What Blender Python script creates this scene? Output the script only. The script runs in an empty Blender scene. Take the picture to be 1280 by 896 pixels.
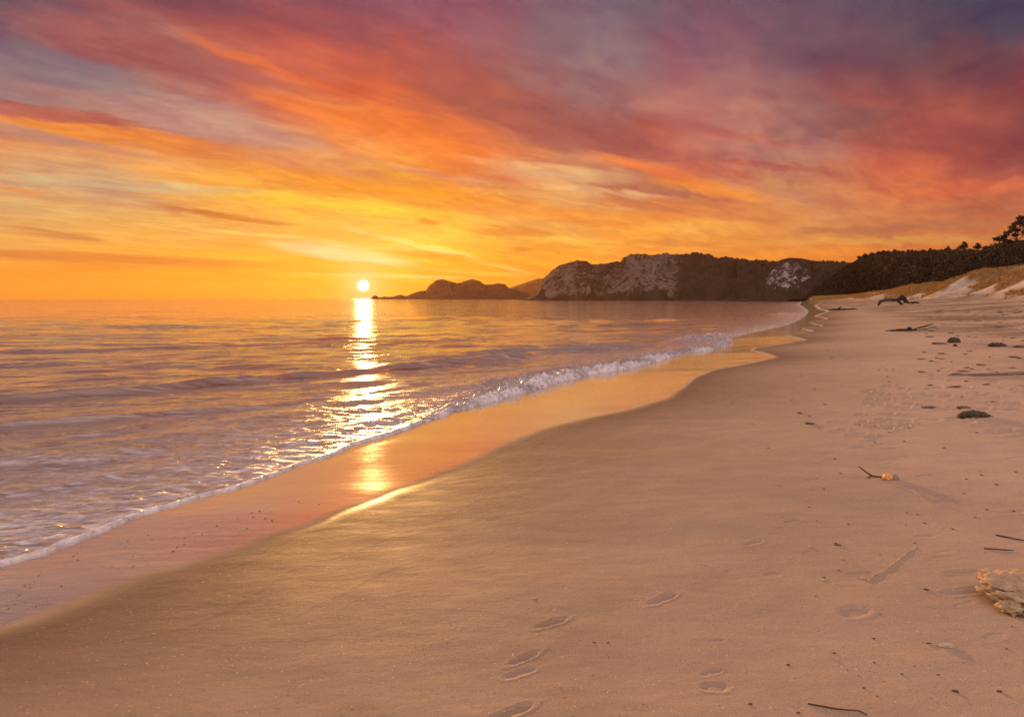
import bpy, bmesh, math, random
import numpy as np
from mathutils import Vector, Matrix, noise as mnoise

random.seed(7)
rng = np.random.default_rng(11)
scene = bpy.context.scene
COL = scene.collection
R = math.radians

# ------------------------------------------------------------------ camera
F = 853.333            # focal length in photograph pixels (24 mm on 36 mm)
CAMZ = 1.85
PITCH = math.atan(75.0 / F)
cam_d = bpy.data.cameras.new('camera')
cam = bpy.data.objects.new('camera', cam_d)
COL.objects.link(cam)
cam.location = (0, 0, CAMZ)
cam.rotation_euler = (math.pi / 2 - PITCH, 0, 0)
cam_d.lens = 24
cam_d.sensor_width = 36
cam_d.clip_start = 0.05
cam_d.clip_end = 40000
scene.camera = cam


def ray(px, py):
    X = (px - 640) / F
    Y = (448 - py) / F
    c, s = math.cos(PITCH), math.sin(PITCH)
    return np.array([X, c + Y * s, -s + Y * c])


def on_plane(px, py, z=0.0):
    d = ray(px, py)
    t = (z - CAMZ) / d[2]
    return d[0] * t, d[1] * t


def at_dist(px, py, D):
    """world point seen at the pixel, at forward distance D"""
    d = ray(px, py)
    t = D / d[1]
    return np.array([d[0] * t, D, CAMZ + d[2] * t])


def az_el(px, py):
    d = ray(px, py)
    d = d / np.linalg.norm(d)
    return math.atan2(d[0], d[1]), math.asin(d[2])


# ------------------------------------------------------------------ noise
_perm = rng.permutation(256)
_perm = np.concatenate([_perm, _perm])
_gang = rng.random(256) * 2 * np.pi
_gx, _gy = np.cos(_gang), np.sin(_gang)


def perlin(x, y, seed=0):
    x = np.asarray(x, float) + seed * 17.31
    y = np.asarray(y, float) + seed * 9.77
    xi = np.floor(x).astype(np.int64)
    yi = np.floor(y).astype(np.int64)
    xf, yf = x - xi, y - yi
    u = xf * xf * xf * (xf * (xf * 6 - 15) + 10)
    v = yf * yf * yf * (yf * (yf * 6 - 15) + 10)

    def g(ix, iy, dx, dy):
        h = _perm[(_perm[ix & 255] + iy) & 255]
        return _gx[h] * dx + _gy[h] * dy
    a = g(xi, yi, xf, yf)
    b = g(xi + 1, yi, xf - 1, yf)
    c = g(xi, yi + 1, xf, yf - 1)
    d = g(xi + 1, yi + 1, xf - 1, yf - 1)
    return (a + u * (b - a)) * (1 - v) + (c + u * (d - c)) * v


def fbm(x, y, octv=4, seed=0, gain=0.5):
    s, a = 0.0, 1.0
    for i in range(octv):
        s = s + a * perlin(x * 2 ** i, y * 2 ** i, seed + i * 3)
        a *= gain
    return s


def sstep(a, b, x):
    t = np.clip((np.asarray(x, float) - a) / (b - a), 0, 1)
    return t * t * (3 - 2 * t)


# ------------------------------------------------------------------ scene helpers
def tag(o, label=None, cat=None, group=None, kind=None):
    if label:
        o['label'] = label
    if cat:
        o['category'] = cat
    if group:
        o['group'] = group
    if kind:
        o['kind'] = kind
    return o


def mesh_np(name, V, Fq, mat, parent=None, smooth=True, attrs=None, loc=None):
    """V (n,3), Fq (m,k) -> linked mesh object"""
    V = np.asarray(V, np.float32)
    Fq = np.asarray(Fq, np.int32)
    me = bpy.data.meshes.new(name)
    n, k = Fq.shape
    me.vertices.add(len(V))
    me.vertices.foreach_set('co', V.ravel())
    me.loops.add(n * k)
    me.loops.foreach_set('vertex_index', Fq.ravel())
    me.polygons.add(n)
    me.polygons.foreach_set('loop_start', np.arange(0, n * k, k, dtype=np.int32))
    me.polygons.foreach_set('loop_total', np.full(n, k, np.int32))
    me.update(calc_edges=True)
    if smooth:
        me.polygons.foreach_set('use_smooth', np.ones(n, bool))
    if attrs:
        for kx, a in attrs.items():
            at = me.attributes.new(kx, 'FLOAT', 'POINT')
            at.data.foreach_set('value', np.asarray(a, np.float32).ravel())
    me.materials.append(mat)
    me.validate()
    o = bpy.data.objects.new(name, me)
    COL.objects.link(o)
    if parent:
        o.parent = parent
    if loc is not None:
        o.location = loc
    return o


def grid_faces(nr, nc, keep=None):
    i = np.arange(nr - 1)[:, None] * nc + np.arange(nc - 1)[None, :]
    q = np.stack([i, i + 1, i + nc + 1, i + nc], -1).reshape(-1, 4)
    if keep is not None:
        q = q[keep[q].any(1)]
    return q


def compact(V, Fq, attrs):
    used = np.zeros(len(V), bool)
    used[Fq.ravel()] = True
    m = np.cumsum(used) - 1
    return V[used], m[Fq], {k: a[used] for k, a in attrs.items()}


def empty(name, loc):
    o = bpy.data.objects.new(name, None)
    COL.objects.link(o)
    o.location = loc
    return o


# ------------------------------------------------------------------ node helper
class NT:
    def __init__(self, tree):
        self.t = tree
        self.n = tree.nodes
        self.l = tree.links

    def node(self, typ, **kw):
        nd = self.n.new(typ)
        for k, v in kw.items():
            setattr(nd, k, v)
        return nd

    def put(self, sock, v):
        if hasattr(v, 'is_linked') or isinstance(v, bpy.types.NodeSocket):
            self.l.new(v, sock)
        else:
            sock.default_value = v

    def m(self, op, a, b=0.0, c=0.0, clamp=False):
        nd = self.node('ShaderNodeMath', operation=op)
        nd.use_clamp = clamp
        self.put(nd.inputs[0], a)
        self.put(nd.inputs[1], b)
        if op in ('MULTIPLY_ADD', 'WRAP', 'COMPARE', 'SMOOTH_MIN', 'SMOOTH_MAX'):
            self.put(nd.inputs[2], c)
        return nd.outputs[0]

    def rng(self, x, a, b, lo=0.0, hi=1.0, smooth=False):
        nd = self.node('ShaderNodeMapRange')
        nd.interpolation_type = 'SMOOTHSTEP' if smooth else 'LINEAR'
        nd.clamp = True
        self.put(nd.inputs['Value'], x)
        nd.inputs['From Min'].default_value = a
        nd.inputs['From Max'].default_value = b
        nd.inputs['To Min'].default_value = lo
        nd.inputs['To Max'].default_value = hi
        return nd.outputs[0]

    def mix(self, f, a, b, blend='MIX'):
        nd = self.node('ShaderNodeMix', data_type='RGBA', blend_type=blend)
        nd.clamp_factor = True
        self.put(nd.inputs[0], f)
        self.put(nd.inputs[6], a)
        self.put(nd.inputs[7], b)
        return nd.outputs[2]

    def mixf(self, f, a, b):
        nd = self.node('ShaderNodeMix', data_type='FLOAT')
        self.put(nd.inputs[0], f)
        self.put(nd.inputs[2], a)
        self.put(nd.inputs[3], b)
        return nd.outputs[0]

    def noise(self, vec, scale, detail=4.0, rough=0.5, dim='3D', dist=0.0):
        nd = self.node('ShaderNodeTexNoise', noise_dimensions=dim)
        self.put(nd.inputs['Vector'], vec)
        nd.inputs['Scale'].default_value = scale
        nd.inputs['Detail'].default_value = detail
        nd.inputs['Roughness'].default_value = rough
        nd.inputs['Distortion'].default_value = dist
        return nd

    def xyz(self, x, y, z=0.0):
        nd = self.node('ShaderNodeCombineXYZ')
        self.put(nd.inputs[0], x)
        self.put(nd.inputs[1], y)
        self.put(nd.inputs[2], z)
        return nd.outputs[0]

    def vmul(self, v, s):
        nd = self.node('ShaderNodeVectorMath', operation='MULTIPLY')
        self.put(nd.inputs[0], v)
        self.put(nd.inputs[1], s)
        return nd.outputs[0]

    def attr(self, name):
        nd = self.node('ShaderNodeAttribute')
        nd.attribute_name = name
        return nd.outputs['Fac']

    def bump(self, h, strength, dist, normal=None):
        nd = self.node('ShaderNodeBump')
        self.put(nd.inputs['Height'], h)
        self.put(nd.inputs['Strength'], strength)
        nd.inputs['Distance'].default_value = dist
        if normal is not None:
            self.l.new(normal, nd.inputs['Normal'])
        return nd.outputs[0]


def new_mat(name):
    m = bpy.data.materials.new(name)
    m.use_nodes = True
    nt = NT(m.node_tree)
    b = m.node_tree.nodes['Principled BSDF']
    return m, nt, b


def s2l(c):
    out = []
    for v in c:
        v = v / 255.0
        out.append(v / 12.92 if v <= 0.04045 else ((v + 0.055) / 1.055) ** 2.4)
    return tuple(out)


# ------------------------------------------------------------------ render settings
scene.render.engine = 'CYCLES'
scene.cycles.use_denoising = True
scene.cycles.use_adaptive_sampling = True
scene.cycles.adaptive_threshold = 0.015
scene.cycles.adaptive_min_samples = 16
try:
    scene.cycles.denoiser = 'OPENIMAGEDENOISE'
except Exception:
    pass
scene.cycles.denoising_prefilter = 'FAST'
scene.cycles.max_bounces = 5
scene.cycles.diffuse_bounces = 2
scene.cycles.glossy_bounces = 3
scene.cycles.volume_bounces = 0
scene.cycles.sample_clamp_indirect = 6
scene.cycles.sample_clamp_direct = 12
scene.view_settings.view_transform = 'Standard'
scene.view_settings.look = 'None'
scene.view_settings.gamma = 1
scene.view_settings.use_curve_mapping = False
EXPO = 1.0
scene.view_settings.exposure = EXPO

# ------------------------------------------------------------------ sun
SUN_AZ, SUN_EL_DISC = az_el(454, 357)
SUN_EL = R(3.6)
sd = bpy.data.lights.new('sun', 'SUN')
sd.energy = 3.2
sd.angle = R(1.0)
sd.color = (1.0, 0.51, 0.15)
sun = bpy.data.objects.new('sun', sd)
COL.objects.link(sun)
sdir = Vector((math.sin(SUN_AZ) * math.cos(SUN_EL), math.cos(SUN_AZ) * math.cos(SUN_EL), math.sin(SUN_EL)))
sun.rotation_euler = sdir.to_track_quat('Z', 'Y').to_euler()
sun.location = sdir * 200

# ------------------------------------------------------------------ sky (world)
#SKY
GX = [0, 80, 160, 240, 320, 400, 480, 560, 640, 720, 800, 880, 960, 1040, 1120, 1200, 1280]
GRID = {
 0: [(100,78,98),(115,72,90),(130,72,85),(118,68,88),(115,65,90),(120,68,90),(125,75,100),(130,80,105),(118,85,110),(112,92,114),(105,85,110),(100,75,100),(105,75,98),(92,70,95),(88,70,92),(78,68,90),(70,65,90)],
 40: [(120,108,120),(160,95,95),(155,80,88),(140,72,85),(130,68,88),(140,72,92),(150,80,100),(165,85,100),(140,95,110),(130,108,120),(120,85,105),(150,85,105),(130,90,105),(115,75,95),(105,75,92),(95,75,92),(85,72,92)],
 80: [(132,122,128),(150,125,125),(165,115,115),(185,95,85),(195,85,75),(180,75,80),(165,80,88),(160,80,90),(150,90,100),(150,115,120),(140,105,115),(160,95,105),(140,95,105),(120,85,95),(112,72,82),(110,70,80),(120,65,75)],
 120: [(160,135,130),(165,140,135),(175,140,130),(190,130,120),(215,105,80),(225,95,60),(215,90,65),(165,75,75),(160,80,80),(155,85,90),(165,110,110),(180,105,105),(165,110,110),(150,78,80),(155,72,75),(125,68,75),(140,65,70)],
 160: [(225,130,80),(220,128,80),(210,140,105),(200,150,130),(210,140,110),(240,125,65),(245,120,55),(220,100,60),(215,100,70),(155,80,80),(185,90,80),(195,115,105),(175,120,110),(150,105,100),(150,85,80),(165,80,75),(120,65,70)],
 200: [(215,150,110),(215,155,115),(225,150,98),(230,152,90),(235,155,90),(235,160,110),(245,140,75),(250,130,60),(240,130,75),(200,130,100),(215,120,80),(200,105,85),(190,125,105),(190,120,95),(225,105,75),(190,95,80),(170,85,80)],
 240: [(225,165,105),(210,175,130),(215,180,130),(230,165,95),(245,170,70),(245,165,55),(250,185,50),(250,150,50),(240,160,90),(225,165,115),(200,125,90),(225,120,70),(210,140,95),(215,140,95),(225,125,75),(230,120,75),(190,100,80)],
 280: [(230,180,110),(235,180,105),(240,180,95),(240,175,90),(242,178,85),(250,200,90),(255,205,80),(255,200,80),(250,190,90),(245,175,80),(245,150,65),(235,150,75),(230,145,80),(210,140,80),(195,120,80),(190,115,75),(205,115,70)],
 320: [(225,158,78),(238,160,72),(245,168,68),(246,172,62),(250,180,55),(252,195,60),(255,215,100),(255,195,60),(250,165,45),(250,172,62),(248,165,66),(245,158,66),(235,145,62),(230,132,52),(225,125,55),(220,125,60),(225,128,70)],
 350: [(248,152,38),(250,155,36),(250,156,35),(252,160,32),(252,166,30),(253,180,28),(254,190,30),(250,165,28),(242,152,32),(240,145,40),(238,140,45),(235,138,48),(230,132,50),(225,125,50),(220,122,52),(215,120,55),(215,120,60)],
 372: [(247,140,40),(249,142,35),(250,145,32),(252,150,28),(252,156,26),(253,170,25),(254,180,26),(250,158,26),(242,148,30),(240,142,40),(236,138,44),(232,134,46),(228,130,48),(222,124,50),(218,120,52),(214,118,55),(212,118,58)],
}
GY = sorted(GRID)
GA = np.array([[s2l(c) for c in GRID[y]] for y in GY])      # rows, cols, 3


def grid_at(px, py):
    fx = np.interp(px, GX, range(len(GX)))
    fy = np.interp(py, GY, range(len(GY)))
    i, j = min(int(fx), len(GX) - 2), min(int(fy), len(GY) - 2)
    u, v = fx - i, fy - j
    return (GA[j, i] * (1 - u) + GA[j, i + 1] * u) * (1 - v) + (GA[j + 1, i] * (1 - u) + GA[j + 1, i + 1] * u) * v


def px_of(az, el):
    d = np.array([math.sin(az) * math.cos(el), math.cos(az) * math.cos(el), math.sin(el)])
    c, s = math.cos(PITCH), math.sin(PITCH)
    fw = d[1] * c - d[2] * s
    up = d[1] * s + d[2] * c
    return 640 + F * d[0] / fw, 448 - F * up / fw


world = bpy.data.worlds.new('World')
scene.world = world
world.use_nodes = True
W = NT(world.node_tree)
bg = world.node_tree.nodes['Background']
bg.inputs['Strength'].default_value = 0.1
tc = W.node('ShaderNodeTexCoord')
dirv = tc.outputs['Generated']
sep = W.node('ShaderNodeSeparateXYZ')
W.l.new(dirv, sep.inputs[0])
dx, dy, dz = sep.outputs
az0 = W.m('ARCTAN2', dx, dy)
el0 = W.m('ARCSINE', dz)
den = W.m('ADD', W.m('MAXIMUM', dz, 0.0), 0.10)
pxn = W.m('DIVIDE', dx, den)
pyn = W.m('DIVIDE', dy, den)
A0 = R(43)                                       # the cirrus streams run towards this azimuth
along = W.m('ADD', W.m('MULTIPLY', pxn, math.sin(A0)), W.m('MULTIPLY', pyn, math.cos(A0)))
across = W.m('SUBTRACT', W.m('MULTIPLY', pxn, math.cos(A0)), W.m('MULTIPLY', pyn, math.sin(A0)))
cv = W.xyz(W.m('MULTIPLY', along, 0.62), W.m('MULTIPLY', across, 1.15), 0.0)
n1 = W.noise(cv, 1.1, 5.0, 0.58, dist=0.6)
sc = W.node('ShaderNodeSeparateColor')
W.l.new(n1.outputs['Color'], sc.inputs[0])
elfac = W.m('ADD', W.m('MULTIPLY', W.m('MAXIMUM', el0, 0.0), 0.62), 0.022)
az = W.m('ADD', az0, W.m('MULTIPLY', W.m('SUBTRACT', sc.outputs[0], 0.5), 0.24))
el = W.m('ADD', el0, W.m('MULTIPLY', W.m('SUBTRACT', sc.outputs[1], 0.5), elfac))
# finer warp for the wisps
cv2 = W.xyz(W.m('MULTIPLY', along, 1.0), W.m('MULTIPLY', across, 3.0), 3.1)
n2 = W.noise(cv2, 1.3, 6.0, 0.62, dist=0.9)
sc2 = W.node('ShaderNodeSeparateColor')
W.l.new(n2.outputs['Color'], sc2.inputs[0])
el = W.m('ADD', el, W.m('MULTIPLY', W.m('SUBTRACT', sc2.outputs[0], 0.5), W.m('MULTIPLY', elfac, 0.42)))

AZMIN, AZMAX = -math.pi, math.pi
azn = W.rng(az, AZMIN, AZMAX)
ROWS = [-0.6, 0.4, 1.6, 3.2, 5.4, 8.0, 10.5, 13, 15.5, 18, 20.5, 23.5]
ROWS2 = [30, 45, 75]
ZEN = {30: ((0.22, 0.14, 0.18), (0.95, 0.68, 0.64)), 45: ((0.27, 0.19, 0.23), (1.0, 0.85, 0.80)), 75: ((0.85, 0.63, 0.60), (1.0, 0.82, 0.76))}  # rear and overhead colours raised out of view to light the sand
cur = None
prev_el = None
for ed in ROWS + ROWS2:
    e = R(ed)
    ramp = W.node('ShaderNodeValToRGB')
    cr = ramp.color_ramp
    cr.interpolation = 'EASE'
    stops = []
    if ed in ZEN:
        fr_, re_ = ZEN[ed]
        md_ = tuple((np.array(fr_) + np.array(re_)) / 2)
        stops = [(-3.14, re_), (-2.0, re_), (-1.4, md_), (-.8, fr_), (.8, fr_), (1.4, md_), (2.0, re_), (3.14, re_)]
    else:
        for k in range(-19, 20, 2):
            a = R(k * 2.0)
            x, y = px_of(a, e)
            stops.append((a, tuple(grid_at(min(max(x, 0), 1280), min(max(y, 0), 372)))))
        lft, rgt = np.array(stops[0][1]), np.array(stops[-1][1])
        back = np.array([0.90, 0.65, 0.60])  # bright unseen rear sky, added as fill for the sand
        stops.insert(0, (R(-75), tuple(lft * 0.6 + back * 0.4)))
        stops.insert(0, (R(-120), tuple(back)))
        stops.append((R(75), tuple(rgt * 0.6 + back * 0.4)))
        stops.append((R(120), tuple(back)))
    while len(cr.elements) < len(stops):
        cr.elements.new(0.5)
    for k, (a, c) in enumerate(stops):
        cr.elements[k].position = (a - AZMIN) / (AZMAX - AZMIN)
    for k, (a, c) in enumerate(stops):
        cr.elements[k].color = (*c, 1)
    W.l.new(azn, ramp.inputs[0])
    if cur is None:
        cur = ramp.outputs[0]
    else:
        cur = W.mix(W.rng(el, R(prev_el), e), cur, ramp.outputs[0])
    prev_el = ed

# individual cloud bands: centre x, y, half length, half width (photo scale angles), slope, colour, strength
BANDS = [
 (285, 271, 70, 4.5, .11, (208, 122, 58), .8), (140, 168, 150, 7, .15, (247, 138, 58), .75),
 (80, 146, 110, 7, .13, (190, 98, 84), .75), (150, 324, 160, 5, .04, (210, 120, 55), .6),
 (75, 293, 45, 2.6, .16, (205, 132, 70), .6), (430, 318, 75, 8, .13, (255, 236, 160), .8),
 (545, 312, 100, 3.2, .24, (255, 226, 125), .75), (640, 292, 46, 7, .04, (228, 142, 60), .75),
 (470, 236, 170, 8, .10, (248, 148, 42), .65), (420, 256, 140, 6, .09, (255, 208, 66), .6),
 (790, 228, 120, 13, .16, (178, 104, 86), .75), (1070, 122, 30, 9, .1, (178, 80, 78), .35),
 (680, 150, 120, 20, .22, (152, 76, 80), .6), (560, 180, 80, 10, .42, (250, 126, 54), .6),
 (350, 92, 90, 6, .34, (232, 108, 62), .6), (890, 236, 70, 7, .14, (247, 142, 55), .6),
 (700, 218, 80, 9, .06, (230, 178, 128), .6), (1130, 284, 150, 4, -.05, (188, 114, 80), .65),
 (1140, 300, 140, 4, -.02, (226, 160, 82), .6), (532, 278, 14, 3, .05, (236, 148, 46), .7),
 (215, 188, 160, 5, .17, (246, 150, 66), .5), (330, 232, 130, 5, .13, (248, 160, 62), .6),
 (690, 268, 190, 8, .07, (244, 142, 58), .55), (840, 262, 120, 4, .1, (214, 124, 74), .6),
 (480, 345, 90, 2.2, .02, (255, 232, 140), .5), (590, 325, 70, 4, .1, (246, 156, 40), .6),
 (20, 235, 30, 4, .2, (247, 150, 70), .5), (940, 175, 70, 5, .14, (196, 98, 88), .55),
 (880, 210, 60, 6, .2, (200, 98, 84), .5), (990, 318, 90, 5, -.06, (250, 150, 60), .4),
 (55, 78, 100, 18, .14, (134, 120, 128), .55), (180, 128, 110, 13, .17, (172, 142, 136), .5), (300, 168, 90, 10, .2, (204, 152, 132), .5),
 (250, 152, 120, 15, .2, (196, 150, 135), .5), (430, 152, 110, 11, .3, (246, 122, 54), .6), (610, 132, 95, 9, .3, (168, 80, 76), .55),
 (750, 186, 110, 8, .1, (160, 80, 82), .6), (815, 214, 60, 6, .25, (244, 122, 68), .6), (1190, 178, 120, 18, -.04, (152, 72, 76), .5),
 (1125, 206, 55, 13, .12, (226, 106, 78), .3), (1000, 190, 80, 9, .1, (188, 126, 112), .45), (1200, 236, 110, 7, -.1, (236, 120, 74), .55),
 (1230, 262, 90, 5, -.05, (184, 108, 80), .55), (960, 206, 80, 3, .12, (188, 92, 84), .55), (560, 222, 90, 4, .12, (236, 166, 112), .55),
 (650, 204, 70, 5, .1, (238, 166, 112), .5), (760, 241, 90, 3.2, .1, (234, 178, 124), .6), (905, 256, 80, 4, .05, (226, 134, 74), .5),
 (870, 284, 60, 7, 0, (248, 176, 84), .5), (850, 304, 55, 3, 0, (212, 130, 64), .55), (390, 300, 120, 3, .1, (255, 218, 124), .5),
 (150, 232, 150, 5, .05, (206, 182, 142), .5), (60, 262, 110, 5, .03, (222, 178, 118), .5), (60, 184, 130, 4, .12, (230, 152, 96), .5),
 (150, 62, 110, 12, .25, (176, 88, 86), .45), (90, 95, 90, 14, .2, (138, 122, 126), .5), (720, 60, 70, 30, .3, (128, 106, 118), .4),
 (590, 340, 70, 2.4, .05, (254, 200, 80), .5), (655, 313, 14, 2, .02, (226, 132, 46), .6), (700, 300, 60, 3, .06, (252, 190, 84), .5),
]
elb = W.m('ADD', el0, W.m('MULTIPLY', W.m('SUBTRACT', sc2.outputs[1], 0.5), W.m('MULTIPLY', elfac, 0.30)))
azb = W.m('ADD', az0, W.m('MULTIPLY', W.m('SUBTRACT', sc.outputs[0], 0.5), 0.05))
bandv = W.xyz(azb, elb, 1.0)


def dotc(v, c):
    nd = W.node('ShaderNodeVectorMath', operation='DOT_PRODUCT')
    W.l.new(v, nd.inputs[0])
    nd.inputs[1].default_value = c
    return nd.outputs['Value']


for (bx, by, hl, hw, sl, c, st) in BANDS:
    a0, e0 = az_el(bx, by)
    a1, e1 = az_el(bx + hl, by + hl * sl)
    L = math.hypot(a1 - a0, e1 - e0)
    ca, sa = (a1 - a0) / L, (e1 - e0) / L
    w = hw / F
    p = dotc(bandv, (ca / L, sa / L, -(ca * a0 + sa * e0) / L))
    q = dotc(bandv, (-sa / w, ca / w, (sa * a0 - ca * e0) / w))
    d2 = W.m('MULTIPLY_ADD', q, q, W.m('MULTIPLY', p, p))
    g = W.rng(d2, 2.3, 0.0, 0.0, min(1.0, st * 1.25), smooth=True)
    cur = W.mix(g, cur, (*s2l(c), 1))

# streak texture inside the clouds: thicker parts redder and darker, thin parts yellower
cv3 = W.xyz(W.m('MULTIPLY', along, 1.0), W.m('MULTIPLY', across, 2.8), 7.7)
n3 = W.noise(cv3, 1.6, 6.0, 0.62, dist=1.2)
d3 = W.m('SUBTRACT', W.m('MULTIPLY_ADD', W.rng(n3.outputs[0], .40, .60, smooth=True), .55, W.m('MULTIPLY', n3.outputs[0], .45)), .5)
fadeh = W.rng(el0, R(0.3), R(4.0), 0.25, 1.0)
d3 = W.m('MULTIPLY', d3, fadeh)
dn = W.m('MULTIPLY', W.m('SUBTRACT', sc.outputs[2], 0.5), fadeh)
dsum = W.m('ADD', W.m('MULTIPLY', d3, 0.17), W.m('MULTIPLY', dn, 0.60))
n4 = W.noise(W.xyz(W.m('MULTIPLY', along, 1.3), W.m('MULTIPLY', across, 1.9), 12.3), 2.4, 6.0, 0.66, dist=0.5)
d4 = W.m('MULTIPLY', W.m('SUBTRACT', W.rng(n4.outputs[0], .36, .66, smooth=True), .5), W.rng(el0, R(3), R(11), 0.04, 0.20))
dsum = W.m('ADD', dsum, d4)
tone = W.xyz(W.m('ADD', 1.0, W.m('MULTIPLY', dsum, 1.0)), W.m('ADD', 1.0, W.m('MULTIPLY', dsum, 1.7)), W.m('ADD', 1.0, W.m('MULTIPLY', dsum, 0.7)))
cur = W.vmul(cur, tone)

# sun disc and its aureole
dot = W.node('ShaderNodeVectorMath', operation='DOT_PRODUCT')
W.l.new(dirv, dot.inputs[0])
dot.inputs[1].default_value = (math.sin(SUN_AZ) * math.cos(SUN_EL_DISC), math.cos(SUN_AZ) * math.cos(SUN_EL_DISC), math.sin(SUN_EL_DISC))
ang = W.m('ARCCOSINE', W.m('MINIMUM', dot.outputs['Value'], 1.0))
disc = W.rng(ang, R(0.60), R(0.12), smooth=True)
halo = W.m('EXPONENT', W.m('MULTIPLY', ang, -1 / R(1.1)))
halo2 = W.m('EXPONENT', W.m('MULTIPLY', ang, -1 / R(9.0)))
cur = W.mix(W.m('MULTIPLY', halo, 0.85), cur, (1.0, 0.74, 0.13, 1))
halo3 = W.m('EXPONENT', W.m('MULTIPLY', ang, -1 / R(0.75)))
cur = W.mix(halo3, cur, (1.0, 0.93, 0.62, 1))
cur = W.mix(W.m('MULTIPLY', halo2, 0.16), cur, (1.0, 0.58, 0.06, 1), )
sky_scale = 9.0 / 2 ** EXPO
# unseen sky behind the camera is boosted to add fill light on the sand
rear_boost = W.m('MULTIPLY', W.rng(dy, .15, -.6, 1.0, 1.35, smooth=True), sky_scale)
cur = W.vmul(cur, W.xyz(rear_boost, rear_boost, rear_boost))
# clear-air sky
nis = W.node('ShaderNodeTexSky')
nis.sky_type = 'NISHITA'
nis.sun_disc = False
nis.sun_elevation = SUN_EL
nis.sun_rotation = SUN_AZ
nis.air_density = 1.4
nis.dust_density = 2.0
air = W.vmul(nis.outputs[0], (0.014, 0.014, 0.014))
cur = W.mix(1.0, cur, air, 'ADD')
cur = W.mix(disc, cur, (14, 12, 10.5, 1))
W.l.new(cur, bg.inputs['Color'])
world.cycles.sampling_method = 'MANUAL'
world.cycles.sample_map_resolution = 1024

#TERRAIN
# ------------------------------------------------------------------ shoreline curves (water edge and limit of the wet film)
WPX = [(0,706),(60,690),(130,664),(170,645),(250,622),(300,609),(350,592),(380,580),(415,570),(445,556),(485,545),(520,533),(570,514),(620,501),(660,490),(700,478),(740,468),(780,462),(803,457),(827,451),(850,443),(890,438),(912,433),(916,427),(912,423),(935,417),(965,411),(985,406),(1000,400),(1008,394),(1012,389),(1006,384),(1000,381)]
wl = np.array(sorted([on_plane(*p) for p in WPX], key=lambda q: q[1]))
WY = np.concatenate([[-40, 0], wl[:, 1], [420, 3000, 40000]])
WX = np.concatenate([[-42, -7.6], wl[:, 0], [178, 1600, 22000]])
WD = np.gradient(WX, WY)


def Xw(y):
    return np.interp(y, WY, WX)


def cosf(y):
    y = np.clip(y, -5, 400)
    sl = (np.interp(y + 4, WY, WX) - np.interp(y - 4, WY, WX)) / 8
    return 1 / np.sqrt(1 + sl * sl)


FY = np.array([-40, 0, 40, 75, 110, 170, 300, 420, 600])
HY = np.array([0, 135, 160, 185, 220, 300, 420])
FX = np.array([44, 46, 51, 64, 83, 98, 137, 181, 260.])
FH = np.array([6.2, 6.2, 5.5, 4.2, 2.7, .9, .5])


def Xf(y):
    return np.interp(y, FY, FX)


def beach_base(x, y):
    """broad shape of sand, without footprints"""
    x = np.asarray(x, float)
    y = np.asarray(y, float)
    t = (x - Xw(y))
    c = cosf(y)
    s = t * c
    span = np.maximum(Xf(y) - Xw(y), 3)
    q = np.clip(t / span, 0, 1)
    z = 0.045 * np.minimum(s, 0) - 0.01 * np.clip(s + 0.2, -1, 0)
    z = np.where(s < 0, np.maximum(z * 1.4, -1.6), 1.85 * (0.85 * q + 0.15 * q * q))
    back = (x - Xf(y)) * cosf(y)
    return z, q, s, back


def dune_z(x, y, back):
    h = np.interp(y, HY, FH)
    lob = perlin(x * 0.055 + y * 0.03, y * 0.045 - x * 0.02, 5) + 0.5 * perlin(x * 0.14 + y * .07, y * 0.12 - x * .05, 6)
    b = back + 5.5 * lob
    prof = sstep(-3, 12, b)
    return h * prof * (0.86 + 0.35 * lob) + 0.012 * np.clip(back - 14, 0, 200) * h * 0.4


def terrain(x, y):
    z, q, s, back = beach_base(x, y)
    z = z + dune_z(np.asarray(x, float), np.asarray(y, float), back) * (back > -12)
    far = sstep(.15, .5, q)
    z = z + far * (0.035 * fbm(np.asarray(x) * .22, np.asarray(y) * .22, 3, 21))
    z = z + sstep(0.02, .1, q) * 0.012 * fbm(np.asarray(x) * .7, np.asarray(y) * .9, 3, 22)
    return z


def on_sand(px, py):
    d = ray(px, py)
    D = np.concatenate([np.geomspace(1.2, 40, 3000), np.geomspace(40.05, 600, 2500)])
    x = d[0] / d[1] * D
    zr = CAMZ + d[2] / d[1] * D
    below = zr < terrain(x, D)
    i = int(np.argmax(below)) if below.any() else len(D) - 1
    return np.array([x[i], D[i], float(terrain(x[i], D[i]))])


BPX = [(0,792),(100,757),(200,718),(300,690),(400,655),(440,640),(520,608),(600,578),(650,553),(690,536),(740,523),(800,510),(840,497),(855,485),(868,473),(895,462),(940,454),(974,447),(962,442.5),(940,438),(945,435),(980,430),(1010,425.5),(998,422),(985,419.5),(1018,414),(1003,411),(1030,407),(1013,403.5),(1036,398.5),(1020,395),(1037,389.5),(1025,386),(1020,381.5)]
bl = np.array(sorted([on_sand(*p)[:2] for p in BPX], key=lambda q: q[1]))
BY = np.concatenate([[-30, 1.5], bl[:, 1], [500]])
BX = np.concatenate([[-30, -5.6], bl[:, 0], [230]])
_ly = np.linspace(math.log(1.5), math.log(500), 1600)      # round the cusps of the swash line
_q = np.interp(np.exp(_ly), BY, BX) / np.exp(_ly)
_k = np.exp(-np.linspace(-2.5, 2.5, 15) ** 2); _k /= _k.sum()
_q = np.convolve(np.pad(_q, 7, mode='edge'), _k, mode='valid')
BY = np.concatenate([[-30], np.exp(_ly)])
BX = np.concatenate([[-30], _q * np.exp(_ly)])


def Xb(y):
    return np.interp(y, BY, BX)


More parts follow.
